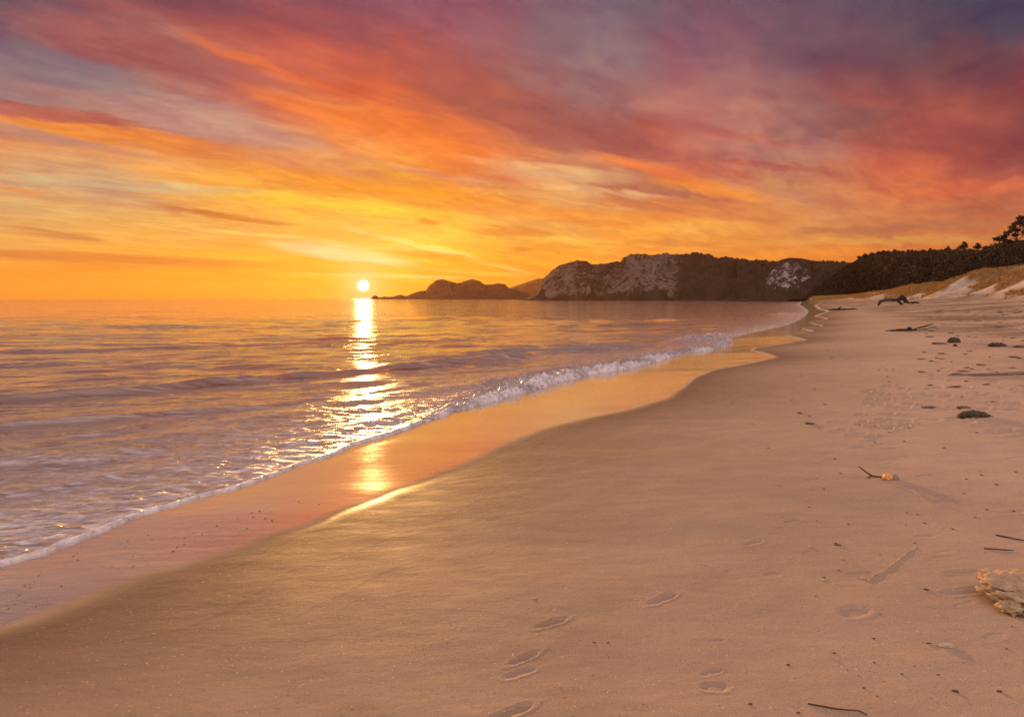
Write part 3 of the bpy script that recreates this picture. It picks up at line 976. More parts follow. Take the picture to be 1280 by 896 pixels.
def leaf_quads(C, size, g):
    """small leaf-spray quads at the centres C"""
    n = len(C)
    a = g.normal(size=(n, 3)); a /= np.linalg.norm(a, axis=1)[:, None]
    b = np.cross(a, g.normal(size=(n, 3))); b /= np.linalg.norm(b, axis=1)[:, None]
    sz = (size * g.uniform(.6, 1.3, n))[:, None]
    a, b = a * sz, b * sz * .7
    V = np.stack([C - a, C + b * .9 - a * .1, C + a, C - b * .9 + a * .15], 1).reshape(-1, 3)
    return V, np.arange(4 * n).reshape(n, 4)


def blob_points(c, r, n, g, flat=1.0):
    d = g.normal(size=(n, 3)); d /= np.linalg.norm(d, axis=1)[:, None]
    rad = g.uniform(.35, 1.0, n) ** .5
    lump = 1 + .35 * np.sin(d[:, 0] * 5 + c[0]) * np.sin(d[:, 1] * 4 + c[1]) + .2 * np.sin(d[:, 2] * 7)
    p = d * (rad * lump)[:, None] * r
    p[:, 2] *= flat
    return p + np.asarray(c)


def forest(name, surf, cond, n, rad, mat, per, seed, kind='stuff', lift=.5):
    g = np.random.default_rng(seed)
    X, D, Z, Pm, Vm = SURF[surf]
    idx = np.flatnonzero(cond(Pm, Vm).ravel())
    wgt = D.ravel()[idx] ** -0.6
    pick = g.choice(idx, n, p=wgt / wgt.sum())
    Vs, Fs, off = [], [], 0
    for i in pick:
        Dd = D.ravel()[i]
        r = rad * g.uniform(.55, 1.25) * (.6 + Dd / 600)
        c = np.array([X.ravel()[i] + g.normal() * .6, Dd + g.normal() * 1.0, Z.ravel()[i] + r * lift - r * 1.5 * float(sstep(.74, .92, Vm.ravel()[i]))])
        V, Fq = leaf_quads(blob_points(c, r, per, g, g.uniform(.7, 1.25)), max(.22, Dd * .0012), g)
        Vs.append(V); Fs.append(Fq + off); off += len(V)
    o = mesh_np(name, np.concatenate(Vs), np.concatenate(Fs), mat, smooth=False)
    return tag(o, kind=kind)


forest('hillside_forest', 'wooded_hillside', lambda p, v: (v > .60) & (v < .97) & (p > 1062), 1100, 1.6, m_leaf, 100, 201, lift=.1)
forest('hillside_scrub', 'wooded_hillside', lambda p, v: (v < .78) & (p > 1010), 2800, 1.4, m_bush, 50, 202, lift=.2)
forest('thick_bushes', 'wooded_hillside', lambda p, v: (p > 1222) & (v > .1) & (v < .98), 320, 1.7, m_leaf, 150, 203, lift=.2)
forest('ridge_scrub', 'rocky_bluff', lambda p, v: (v > .9) & (v < 1.04) & (p > 975), 120, .8, m_leaf, 30, 204, lift=.2)
forest('cliff_top_scrub', 'cliff_headland', lambda p, v: (v > .97) & (v < 1.03) & (p > 830), 110, .5, m_leaf, 20, 205, lift=.2)


# ------------------------------------------------------------------ limbs (trunks, sticks, driftwood)
def limb(path, radii, seg=9, rough=.18, seed=0, sub=6, freq=3.0):
    path = np.array(path, float)
    radii = np.array(radii, float)
    n = len(path)
    tt = np.linspace(0, n - 1, (n - 1) * sub + 1)
    # Catmull-Rom
    def cr(A):
        A = np.asarray(A, float)
        Pd = np.concatenate([A[:1] * 2 - A[1:2], A, A[-1:] * 2 - A[-2:-1]])
        i = np.minimum(tt.astype(int), n - 2)
        u = (tt - i)
        u = u[:, None] if A.ndim == 2 else u
        p0, p1, p2, p3 = Pd[i], Pd[i + 1], Pd[i + 2], Pd[i + 3]
        return .5 * (2 * p1 + (p2 - p0) * u + (2 * p0 - 5 * p1 + 4 * p2 - p3) * u ** 2 + (3 * p1 - p0 - 3 * p2 + p3) * u ** 3)
    C = cr(path)
    r = np.maximum(np.interp(tt, range(n), radii), 1e-4)
    T = np.gradient(C, axis=0)
    T /= np.linalg.norm(T, axis=1)[:, None] + 1e-9
    ref = np.array([.13, .2, .97])
    if abs(T[0] @ ref) > .9:
        ref = np.array([1., .1, 0])
    Nv = np.cross(T, ref); Nv /= np.linalg.norm(Nv, axis=1)[:, None] + 1e-9
    B = np.cross(T, Nv)
    m = len(C)
    ph = np.linspace(0, 2 * np.pi, seg, endpoint=False)
    arc = np.cumsum(np.concatenate([[0], np.linalg.norm(np.diff(C, axis=0), axis=1)])) / max(r.mean(), 1e-6)
    rad = r[:, None] * (1 + rough * (1.2 * perlin(ph[None] * 1.3 + seed, arc[:, None] * .18 * freq / 3 + seed * 3.1, 7) + .9 * perlin(ph[None] * 2.9, arc[:, None] * .5 + seed, 8)))
    V = C[:, None] + rad[..., None] * (np.cos(ph)[None, :, None] * Nv[:, None] + np.sin(ph)[None, :, None] * B[:, None])
    V = V.reshape(-1, 3)
    i = np.arange(m - 1)[:, None] * seg
    j = np.arange(seg)[None]
    j2 = (j + 1) % seg
    Fq = np.stack([i + j, i + j2, i + seg + j2, i + seg + j], -1).reshape(-1, 4)
    # caps as small fans of quads (degenerate-free)
    V = np.concatenate([V, C[:1] - T[:1] * r[0] * .25, C[-1:] + T[-1:] * r[-1] * .25])
    c0, c1 = m * seg, m * seg + 1
    caps = []
    for k in range(0, seg - 1, 2):
        caps.append((c0, (k + 2) % seg, k + 1, k))
        o = (m - 1) * seg
        caps.append((c1, o + k, o + k + 1, o + (k + 2) % seg))
    if seg % 2:
        pass
    return V, np.concatenate([Fq, np.array(caps)])


def join(parts):
    Vs, Fs, off = [], [], 0
    for V, Fq in parts:
        Vs.append(V); Fs.append(Fq + off); off += len(V)
    return np.concatenate(Vs), np.concatenate(Fs)


def tree(name, px, py, D, hpx, clumps, label, cat='tree', group=None, lean=0.0, trunk_r=.16, leaf=None, per=260, mat=None, seed=1):
    """clumps: (dx px, up px, r px) from the foot of the trunk"""
    g = np.random.default_rng(seed)
    k = D / F
    foot = at_dist(px, py, D)
    root = empty(name, foot)
    tag(root, label, cat, group)
    top = np.array([lean * hpx * k, 0, hpx * k * .82])
    parts = [limb([(0, 0, -1.2), (lean * hpx * k * .2, .05, hpx * k * .3), top * .75, top], [trunk_r * 1.2, trunk_r, trunk_r * .6, trunk_r * .25], 8, .2, seed)]
    pts = []
    for (dx_, up, r) in clumps:
        c = np.array([dx_ * k, g.uniform(-.5, .5) * r * k * 1.5, up * k])
        base = top * np.clip(up / hpx - .25, .2, .8)
        if r * k > .5 and abs(dx_) > 2:
            parts.append(limb([base, base * .4 + c * .6 + np.array([0, 0, -.1]), c], [trunk_r * .5, trunk_r * .32, trunk_r * .12], 6, .2, seed + len(parts)))
        pts.append(blob_points(c, r * k, int(per), g, .75))
    mesh_np('trunk', *join(parts), m_bark, root)
    V, Fq = leaf_quads(np.concatenate(pts), leaf or max(.16, D * .0011), g)
    mesh_np('crown', V, Fq, mat or m_leaf, root, smooth=False)
    return root


def ridge_d(px):
    return float(np.interp(px, [985, 1063, 1100, 1200, 1280, 1450], [440, 470, 400, 290, 210, 150]))


tree('spreading_tree', 1270, 307, 200, 38, [(20, 8, 6), (-9, 5, 3.5), (8, 31, 6), (1, 28, 4.5), (-6, 22, 4.5), (-1, 19, 4), (-11, 15, 4), (-14, 12, 2.5), (-3, 13, 3.2), (13, 24, 6), (9, 16, 5.5), (19, 31, 7), (17, 17, 6), (24, 24, 7), (4, 34, 3.6), (-8, 17, 2.4), (14, 35, 5), (-4, 26, 2.6)],
     'tall open-crowned tree with gaps in its leaves, standing at the right edge of the ridge', lean=.12, trunk_r=.17, per=300, leaf=.20, seed=11)
tree('round_tree', 1249, 306, 205, 9, [(0, 7.5, 5), (3, 7, 4), (-4, 7, 3.5)], 'small round-headed tree on the ridge just left of the tall open tree', trunk_r=.14, leaf=.2, seed=12)
tree('bushy_tree', 1258, 305, 200, 7, [(0, 4.5, 3), (2, 3, 3)], 'low bushy tree at the foot of the tall open tree', trunk_r=.12, leaf=.2, per=160, seed=13)
tree('leaning_tree', 1204, 313.5, ridge_d(1204), 11, [(1, 10, 1.6), (1.5, 7.5, 3), (-1, 5.5, 2.6), (3.5, 5.5, 2), (-4, 3, 3.2), (0, 2, 3)], 'broad leaning tree on the ridge with a bush against its left side', lean=.1, per=110, seed=14)
tree('cone_tree', 1222, 313, ridge_d(1222), 9, [(0, 8, 1.3), (0, 6, 2.6), (-2.4, 4, 2.2), (2.6, 3.8, 2.3), (0, 3.6, 2.6)], 'cone-shaped tree on the ridge, standing alone right of the leaning tree', per=100, seed=15)
tree('pointed_tree', 1185, 314, ridge_d(1185), 6.5, [(0, 5, 1.1), (0, 3, 2.1), (-2, 1.6, 1.8), (2, 1.6, 1.8)], 'small pointed tree on the ridge left of the leaning tree', per=80, seed=16)
for k, (px, h, w) in enumerate([(1074, 1.6, 1.8), (1081, 2.4, 2.2), (1098, 2.0, 2.6), (1104, 3.2, 2.0), (1118, 4.0, 1.8), (1123, 2.2, 2.6), (1135, 3.6, 1.6), (1140, 3.4, 1.5), (1144, 2.0, 2.4), (1154, 2.4, 2.8), (1163, 4.4, 2.2), (1168, 2.2, 2.6), (1090, 1.8, 2.2), (1129, 2.0, 2.2), (1176, 1.8, 2.8), (1194, 2.2, 2.6), (1213, 2.0, 2.8), (1232, 2.6, 3.2), (1110, 2.2, 2.8)]):
    tree('ridge_tree', px, float(np.interp(px, [1063, 1075, 1085, 1100, 1130, 1160, 1200, 1228, 1240], [329.0, 321.6, 319, 316.6, 316, 315.2, 314.2, 313.2, 307])), ridge_d(px), h,
         [(0, h * .85, w * .5), (0, h * .5, w * .9), (-w * .5, h * .3, w * .7), (w * .5, h * .3, w * .7)], 'small dark tree breaking the even skyline of the wooded ridge', group='small trees along the wooded ridge', per=60, trunk_r=.14, seed=30 + k)
for k, px in enumerate([1029, 1034, 1038, 1041, 1046, 1052, 1055]):
    tree('far_tree', px, float(np.interp(px, [1015, 1040, 1065], [326.6, 327.8, 328.7])), 590, 1.7, [(0, 1.2, .9), (.5, .8, .8)], 'tiny tree on the low skyline between the white bluff and the wooded ridge', group='tiny trees on the low skyline', per=40, trunk_r=.15, leaf=.5, seed=60 + k)

for k, (px, py, r) in enumerate([(1222, 334, 9), (1232, 326, 10), (1244, 318, 11), (1256, 313, 11), (1270, 313, 12), (1284, 312, 13), (1247, 334, 10), (1262, 332, 11), (1279, 330, 12), (1210, 336, 7), (1296, 330, 12)]):
    tree('round_bush', px, py + r * .8, 150 + 2 * (k % 4), r * 1.5, [(0, r * .8, r * .85), (-r * .5, r * .55, r * .6), (r * .55, r * .5, r * .6), (r * .1, r * 1.15, r * .5)],
         'rounded dark bush on the slope below the tall open-crowned tree', 'bush', 'rounded bushes on the slope at the right edge', per=170, trunk_r=.10, leaf=.17, seed=90 + k)

# ------------------------------------------------------------------ dune grass
g = np.random.default_rng(301)
tx = g.uniform(30, 230, 160000)
ty = g.uniform(60, 430, 160000)
px_ = tx / ty
bk = (tx - Xf(ty)) * cosf(ty)
gn_ = fbm(tx * .10 + ty * .06, ty * .09 - tx * .05, 4, 61)
mk = sstep(-1.5, 3.0, bk + 9 * gn_) * sstep(-.32, .02, gn_ + sstep(4, 18, bk) * .4)
ok = (mk > g.uniform(.2, 1, len(tx))) & (bk < 34) & (px_ < 1.0) & (px_ > .42)
tx, ty = tx[ok][:22000], ty[ok][:22000]
tz = terrain(tx, ty)
NB = 7
n = len(tx)
bx_ = np.repeat(tx, NB) + g.normal(0, .16, n * NB)
by_ = np.repeat(ty, NB) + g.normal(0, .16, n * NB)
bz_ = np.repeat(tz, NB) - .03
ln = g.uniform(.3, .75, n * NB) * (.6 + ty.repeat(NB) / 260)
wd = .022 + .00016 * np.repeat(ty, NB)
th = g.uniform(0, 6.28, n * NB)
lx = np.cos(th) * ln * .45 + ln * .25
ly = np.sin(th) * ln * .45
B0 = np.stack([bx_ - wd, by_, bz_], 1)
B1 = np.stack([bx_ + wd, by_, bz_], 1)
M1 = np.stack([bx_ + lx * .35 + wd * .7, by_ + ly * .35, bz_ + ln * .62], 1)
M0 = np.stack([bx_ + lx * .35 - wd * .7, by_ + ly * .35, bz_ + ln * .62], 1)
T1 = np.stack([bx_ + lx, by_ + ly, bz_ + ln * .9], 1)
T0 = T1 - np.array([.004, 0, 0])
Vg = np.stack([B0, B1, M1, M0, T1, T0], 1).reshape(-1, 3)
b6 = np.arange(n * NB)[:, None] * 6
Fg = np.concatenate([b6 + np.array([[0, 1, 2, 3]]), b6 + np.array([[3, 2, 4, 5]])])
m_grass = foliage_mat('dry_dune_grass', (.40, .21, .055, 1), (.28, .165, .055, 1), (.52, .29, .08, 1))
tag(mesh_np('dune_grass', Vg, Fg, m_grass, smooth=False), kind='stuff')
#OBJECTS
#OBJECTS
# ------------------------------------------------------------------ driftwood, weed, shells
def wood_mat(name, a, b):
    m, N, P = new_mat(name)
    tcn = N.node('ShaderNodeTexCoord')
    v = tcn.outputs['Object']
    n = N.noise(N.vmul(v, (3, 14, 14)), 3.0, 6, .62, dist=.5).outputs[0]
    n2 = N.noise(v, 12, 4, .6).outputs[0]
    c = N.mix(N.rng(n, .35, .66), a, b)
    c = N.mix(N.m('MULTIPLY', N.rng(n2, .5, .7), .5), c, (a[0] * .5, a[1] * .5, a[2] * .5, 1))
    N.l.new(c, P.inputs['Base Color'])
    P.inputs['Roughness'].default_value = .88
    P.inputs['Specular IOR Level'].default_value = .25
    N.l.new(N.bump(N.m('ADD', N.m('MULTIPLY', n, .014), N.m('MULTIPLY', n2, .004)), .9, 1.0), P.inputs['Normal'])
    return m


m_wood = wood_mat('dark_driftwood', (.026, .018, .015, 1), (.065, .045, .036, 1))
m_grey = wood_mat('weathered_driftwood', (.19, .135, .10, 1), (.34, .25, .19, 1))
m_twig = wood_mat('brown_twig', (.070, .038, .024, 1), (.15, .085, .055, 1))


def stone_mat(name, a, b, scale=14, bumpd=.012, rough=.9):
    m, N, P = new_mat(name)
    v = N.node('ShaderNodeTexCoord').outputs['Object']
    n = N.noise(v, scale, 6, .65, dist=.4).outputs[0]
    n2 = N.noise(v, scale * 7, 3, .6).outputs[0]
    c = N.mix(N.rng(n, .33, .68), a, b)
    c = N.mix(N.m('MULTIPLY', N.rng(n2, .55, .72), .5), c, (a[0] * .45, a[1] * .45, a[2] * .45, 1))
    N.l.new(c, P.inputs['Base Color'])
    P.inputs['Roughness'].default_value = rough
    N.l.new(N.bump(N.m('ADD', N.m('MULTIPLY', n, bumpd), N.m('MULTIPLY', n2, bumpd * .2)), 1.0, 1.0), P.inputs['Normal'])
    return m


m_weed = stone_mat('dried_seaweed', (.050, .036, .022, 1), (.13, .090, .055, 1), 20, .02)
m_clod = stone_mat('sandy_rock', (.36, .235, .135, 1), (.55, .39, .25, 1), 13, .02)
m_clod2 = stone_mat('dark_rock_edge', (.13, .085, .055, 1), (.27, .19, .13, 1), 16, .02)
m_shell = stone_mat('sunlit_orange_shell', (.62, .24, .06, 1), (.85, .45, .16, 1), 60, .003, .5)  # orange of the low sun put into the shell's base colour
m_shellg = stone_mat('grey_shell_back', (.22, .17, .14, 1), (.36, .29, .24, 1), 50, .004, .7)
m_chip = stone_mat('brown_debris', (.11, .068, .045, 1), (.22, .145, .10, 1), 40, .004)
m_pale = stone_mat('pale_shell_bit', (.50, .36, .24, 1), (.68, .54, .40, 1), 60, .003)
m_sea_rock = stone_mat('wet_sea_rock', (.030, .024, .022, 1), (.070, .055, .048, 1), .6, .2)


def blob(radii, seed, sub=4, rough=.3, freq=1.6, layers=0.0, flatb=None):
    """an irregular stone: noise-displaced icosphere"""
    bm = bmesh.new()
    bmesh.ops.create_icosphere(bm, subdivisions=sub, radius=1)
    off = Vector((seed * 3.7, seed * 1.3, seed * 2.1))
    for v in bm.verts:
        d = v.co.normalized()
        nz = mnoise.fractal(d * freq + off, 1.0, 2.1, 5)
        rg = abs(mnoise.noise(d * freq * 2.3 + off * 2))
        k = 1 + rough * nz - rough * .5 * rg
        if layers:
            k *= 1 + layers * math.sin(d.z * 13 + 2 * mnoise.noise(d * 2 + off))
        v.co = Vector((d.x * radii[0] * k, d.y * radii[1] * k, d.z * radii[2] * k))
        if flatb is not None and v.co.z < flatb:
            v.co.z = flatb
    me = bpy.data.meshes.new('blob')
    bm.to_mesh(me)
    bm.free()
    me.polygons.foreach_set('use_smooth', np.ones(len(me.polygons), bool))
    return me


def obj_me(name, me, mat, parent=None, loc=(0, 0, 0), rot=(0, 0, 0)):
    me.name = name
    me.materials.append(mat)
    o = bpy.data.objects.new(name, me)
    COL.objects.link(o)
    o.location = loc
    o.rotation_euler = rot
    if parent:
        o.parent = parent
    return o


def px_paths(root_px, paths):
    """paths given in photograph pixels: (dx, up, depth) from the root, scaled to metres there"""
    Pt = on_sand(*root_px)
    k = Pt[1] / F
    return Pt, k, [[(a * k, c * k, b * k) for (a, b, c) in p] for p in paths]


# big root log far up the beach
Pt, k, pp = px_paths((1122, 381), [
    [(-24, 4.6, -2), (-12, 5.8, 0), (-2, 6.4, 1), (6, 7.4, 2), (11, 5.4, 3)], [(-21, 5.0, -2), (-25, 2.0, -4), (-27, -2.4, -5)],
    [(3, 6.4, 2), (5, 10.4, 1), (8, 9.0, 1), (11, 5.0, 0), (14, 1.6, -1)], [(1, 5, 2), (3, 2.4, 0), (5, -.8, -2)],
    [(9, 3.2, 3), (17, 2.6, 4), (24, 2.8, 5), (30, 2.6, 6)], [(24, 2.6, 5), (21, 1.2, 5), (17, -.5, 5)], [(-16, 5.2, 3), (-13, 7.6, 4), (-11, 9.2, 5)]])
r = empty('root_log', Pt)
tag(r, 'big dark driftwood log with root legs, lying in front of the grassy dunes', 'driftwood')
mesh_np('trunk', *limb(pp[0], [1.3 * k, 1.6 * k, 1.8 * k, 2.2 * k, 1.5 * k], 12, .5, 1), m_wood, r)
mesh_np('root', *limb(pp[1], [1.6 * k, 1.5 * k, .8 * k], 10, .4, 2), m_wood, r)
mesh_np('root', *limb(pp[3], [1.8 * k, 1.7 * k, 1.6 * k], 9, .45, 4), m_wood, r)
mesh_np('root', *limb(pp[6], [1.0 * k, .7 * k, .4 * k], 9, .4, 6), m_wood, r)
mesh_np('stump', *limb(pp[2], [2.2 * k, 1.8 * k, 1.7 * k, 1.4 * k, .9 * k], 10, .5, 3), m_wood, r)
br = mesh_np('branch', *limb(pp[4], [1.1 * k, .8 * k, 1.1 * k, .9 * k], 8, .4, 5), m_wood, r)
mesh_np('side_branch', *limb(pp[5], [.8 * k, .6 * k, .4 * k], 7, .3, 7), m_wood, br)

# low log beyond it, towards the water
Pt, k, pp = px_paths((1054, 387.5), [[(-18, .5, 0), (-6, .7, 1), (6, .9, 0), (17, .6, 2)], [(-7, .6, 1), (-5, 2.4, 0), (-2, 4.2, 0)], [(8, 1, 0), (14, 1.8, 4), (22, 1.2, 8)]])
r = empty('low_log', Pt)
tag(r, 'flat dark driftwood log lying near the far waterline with one stub sticking up', 'driftwood')
mesh_np('trunk', *limb(pp[0], [.7 * k, 1.1 * k, 1.1 * k, .6 * k], 9, .35, 11), m_wood, r)
mesh_np('stub', *limb(pp[1], [.8 * k, 1.0 * k, .5 * k], 8, .3, 12), m_wood, r)
mesh_np('branch', *limb(pp[2], [.6 * k, .5 * k, .3 * k], 7, .3, 13), m_wood, r)

# driftwood with a raised stick
Pt, k, pp = px_paths((1134, 414), [[(-27, .6, 0), (-14, 1.3, 0), (0, 1.6, 0), (12, 1, 2), (24, .6, 4)], [(5, 1.2, 0), (14, 4.2, 0), (24, 6.5, 1), (33, 9.2, 2)], [(0, 1, 0), (2, 3.4, 0), (4.5, 3.2, 1), (6, .6, 1)], [(20, .6, 3), (34, 1.2, 5), (50, .7, 6)], [(30, 1, 5), (36, 3.6, 5), (44, 1.2, 6)]])
r = empty('driftwood_branch', Pt)
tag(r, 'dark driftwood lying flat with one straight stick pointing up to the right', 'driftwood')
mesh_np('trunk', *limb(pp[0], [.5 * k, 1.2 * k, 1.6 * k, 1.1 * k, .4 * k], 10, .4, 21), m_wood, r)
mesh_np('stick', *limb(pp[1], [.7 * k, .8 * k, .9 * k, .6 * k], 8, .25, 22), m_wood, r)
mesh_np('knot', *limb(pp[2], [1.5 * k, 1.9 * k, 1.6 * k, .8 * k], 9, .4, 23), m_wood, r)
tw = mesh_np('branch', *limb(pp[3], [.6 * k, .5 * k, .25 * k], 7, .3, 24), m_grey, r)
mesh_np('side_branch', *limb(pp[4], [.3 * k, .3 * k, .2 * k], 6, .3, 25), m_grey, tw)

# the long pale log at the right edge
Pt, k, pp = px_paths((1240, 469.5), [[(-54, .4, 2), (-30, 1.2, 1), (0, 1.9, 0), (25, 2.8, -1), (48, 4.6, -3), (80, 5.2, -4)], [(-26, 4.0, 12), (-10, 4.4, 11), (6, 4.2, 11)], [(4, 4.8, 13), (16, 5.6, 13), (28, 4.9, 14)], [(-30, 1, 1), (-42, 2.2, 3), (-50, 1.2, 4)]])
r = empty('long_log', Pt)
tag(r, 'long pale weathered log lying half buried across the right edge of the beach', 'driftwood')
mesh_np('trunk', *limb(pp[0], [.7 * k, 1.3 * k, 2.0 * k, 2.3 * k, 2.6 * k, 2.8 * k], 12, .22, 31), m_grey, r)
mesh_np('branch', *limb(pp[3], [1.0 * k, .8 * k, .4 * k], 8, .3, 34), m_wood, r)
for nm, p_, lab, sd_ in (('driftwood_stick', pp[1], 'short dark stick lying just behind the long pale log, left one of two', 32), ('driftwood_stick', pp[2], 'short dark stick lying just behind the long pale log, right one of two', 33)):
    o = mesh_np(nm, *limb(np.array(p_) - np.array(p_[0]), [.9 * k, 1.3 * k, .7 * k], 9, .4, sd_), m_wood, loc=Pt + np.array(p_[0]) - np.array([0, 0, 2.6 * k]))
    o.location.z = float(terrain(o.location.x, o.location.y)) + .8 * k
    tag(o, lab, 'stick', 'sticks behind the long pale log')


def weed(name, px, py, wpx, hpx, label, seed, cat='seaweed', mat=None, strands=14):
    Pt = on_sand(px, py)
    k = Pt[1] / F
    root = empty(name, Pt)
    tag(root, label, cat)
    w, h = wpx * k / 2, hpx * k
    g = np.random.default_rng(seed)
    obj_me('mound', blob((w, w * .7, h * .6), seed, 4, .55, 2.2), mat or m_weed, root, (0, 0, h * .12))
    parts = []
    for i in range(strands):
        a = g.uniform(0, 6.28)
        p0 = np.array([math.cos(a) * w * .08, math.sin(a) * w * .08, h * .3])
        p2 = np.array([math.cos(a) * w * g.uniform(.8, 1.25) + g.normal() * w * .2, math.sin(a) * w * .8, h * g.uniform(.0, .25)])
        p1 = (p0 + p2) / 2 + np.array([0, 0, h * g.uniform(.1, .5)])
        parts.append(limb([p0, p1, p2], [h * .12, h * .11, h * .05], 6, .4, seed + i))
    mesh_np('strands', *join(parts), mat or m_weed, root)
    return root


weed('seaweed_clump', 1217, 521, 32, 9, 'dark clump of dried seaweed casting a long shadow on the right side of the sand', 3, strands=34)
weed('seaweed_heap', 1193, 428.5, 12, 9, 'tall knobbly dark heap on the sand beyond the long pale log', 5, strands=12)
weed('weed_tangle', 1246, 433, 20, 6, 'wide dark tangle of weed by the far right of the beach', 6, strands=16)
weed('wood_scraps', 1174, 430, 16, 3, 'low scatter of wood scraps left of the tall dark heap', 7, 'debris', m_chip, 10)
weed('flat_weed', 1275, 434.5, 12, 4, 'small reddish mat of weed at the right edge beside the wide tangle', 8, strands=8, mat=m_chip)
weed('weed_ball', 1194, 433, 5, 4, 'small round ball of weed just below the tall dark heap', 9, strands=4)
weed('buried_weed', 1161, 509.5, 18, 2.4, 'thin half-buried line of dark weed left of the seaweed clump', 10, strands=8, mat=m_chip)
weed('weed_crust', 1205, 510, 16, 3.5, 'sandy crust of weed just behind the seaweed clump', 12, strands=8, mat=m_clod2)

# forked twig and the orange shell
Pt, k, pp = px_paths((1090, 597), [[(-17, 14.5, 2), (-9, 8.5, 1), (0, 2.6, 0), (8, 1.4, 0), (16, 1.0, 0)], [(-1, 2.4, 0), (-5, 1.0, -1), (-8, -.2, -2)]])
r = empty('forked_twig', Pt)
tag(r, 'dark forked twig standing out of the sand beside the orange shell', 'twig')
mesh_np('stem', *limb(pp[0], [.7 * k, .9 * k, 1.1 * k, .9 * k, .6 * k], 8, .25, 41), m_twig, r)
mesh_np('side_shoot', *limb(pp[1], [.8 * k, .6 * k, .3 * k], 7, .25, 42), m_twig, r)
Pt = on_sand(1112, 599)
k = Pt[1] / F
r = empty('sea_shell', Pt)
tag(r, 'broken shell with low-sun orange put in its colour, at the end of the forked twig', 'shell')
obj_me('shell_body', blob((6.5 * k, 6 * k, 5 * k), 21, 4, .22, 1.4, .05), m_shell, r, (-2 * k, 0, 2.6 * k))
obj_me('shell_back', blob((4.6 * k, 5 * k, 4.8 * k), 22, 4, .35, 1.8), m_shellg, r, (6.2 * k, -1 * k, 1.8 * k))


def twig(name, pts, rpx, label, seed, mat=m_twig, group=None, z=.6):
    W0 = [on_sand(*p) for p in pts]
    k = W0[0][1] / F
    base = W0[0]
    path = [(w - base) + np.array([0, 0, k * z + k * .5 * (i % 2)]) for i, w in enumerate(W0)]
    n = len(path)
    o = mesh_np(name, *limb(path, [rpx * k * (1 - .45 * i / (n - 1)) for i in range(n)], 8, .25, seed), mat, loc=base)
    return tag(o, label, 'twig', group)


twig('twig', [(1245, 669), (1258, 672), (1272, 674.5), (1296, 679)], 1.1, 'longer thin dark twig at the right edge above the sandy rock', 51)
twig('twig', [(1230, 686), (1244, 687), (1257, 687.6), (1267, 688.4)], .9, 'short thin twig just below the longer twig at the right edge', 52)
twig('twig', [(1010, 880), (1030, 884), (1052, 887), (1072, 889), (1084, 894)], 1.3, 'thin bent twig at the bottom of the frame nearest the camera', 53)
twig('twig', [(1043, 681), (1048, 681.5), (1052, 682)], 1.0, 'tiny straight twig lying alone left of the buried root', 54, m_chip)
twig('buried_root', [(1085, 727), (1093, 720), (1103, 714), (1112, 709), (1120, 703), (1133, 692), (1140, 688), (1146, 684)], 1.2, 'sand-coloured root running diagonally, half buried in the foreground sand', 55, m_clod, z=.05).__setitem__('category', 'root')
twig('wood_splinter', [(1158, 804), (1161, 804.6), (1165, 805)], .8, 'tiny splinter of wood between the round print and the sandy rock', 56)

# the sandy rock at the right edge
Pt = on_sand(1277, 766)
k = Pt[1] / F * .9
r = empty('sandy_rock', Pt)
tag(r, 'big crusty sand-coloured rock in broken layers at the right edge', 'rock')
obj_me('lower_slab', blob((40 * k, 54 * k, 19 * k), 31, 5, .42, 1.7, .05), m_clod, r, (16 * k, 22 * k, 8 * k), (0, .06, .2))
obj_me('upper_slab', blob((38 * k, 44 * k, 9 * k), 33, 5, .40, 1.8, .04), m_clod, r, (12 * k, 42 * k, 27 * k), (.08, -.10, -.1))
obj_me('dark_seam', blob((36 * k, 50 * k, 7 * k), 35, 4, .45, 2.2), m_clod2, r, (17 * k, 32 * k, 19 * k), (0, 0, .1))
obj_me('lump', blob((15 * k, 17 * k, 9 * k), 37, 4, .45, 2.0), m_clod, r, (-16 * k, 1 * k, 9 * k))
obj_me('lump', blob((13 * k, 13 * k, 7 * k), 39, 4, .5, 2.0), m_clod, r, (8 * k, -26 * k, 5 * k))


# small loose bits: (px, py, width px, kind)
BITS = [(1018, 486, 3), (1024, 536, 3), (1192, 484, 18), (1241, 503, 5), (1163, 482, 6), (1208, 477, 6), (1232, 481, 10), (1130, 552, 4), (1030, 722, 4), (1158, 737, 7), (1132, 656, 3), (1191, 661, 4), (1194, 864, 8), (1249, 864, 7), (1080, 860, 4), (1092, 798, 4), (1043, 816, 5), (985, 831, 5), (998, 891, 5), (1221, 541, 4), (1136, 535, 4), (1000, 517, 7), (1013, 530, 14), (1147, 643, 3), (1134, 641, 3), (1227, 594, 4), (1208, 599, 4), (1246, 606, 5), (1234, 637, 4), (1180, 560, 4), (1202, 496, 4), (1060, 655, 3), (743, 803, 4), (760, 803, 3), (975, 607, 3), (1012, 634, 3), (1021, 651, 3), (1054, 700, 3), (938, 880, 6), (1100, 768, 3), (1020, 745, 3), (960, 560, 3), (990, 500, 3), (1000, 470, 3), (940, 530, 2.5), (1205, 617, 3), (1270, 590, 4)]
brng = random.Random(17)
for _ in range(75):                                    # wrack line on the upper beach
    py_ = 388 + 78 * brng.random() ** 1.3
    BITS.append((brng.uniform(1165 - (py_ - 388) * .3, 1279), py_, brng.choice([3, 4, 5, 6, 8, 10, 13])))
for _ in range(24):
    BITS.append((brng.uniform(1010, 1279), brng.uniform(470, 885), brng.choice([2, 2.5, 3, 3.5, 4])))
first = None
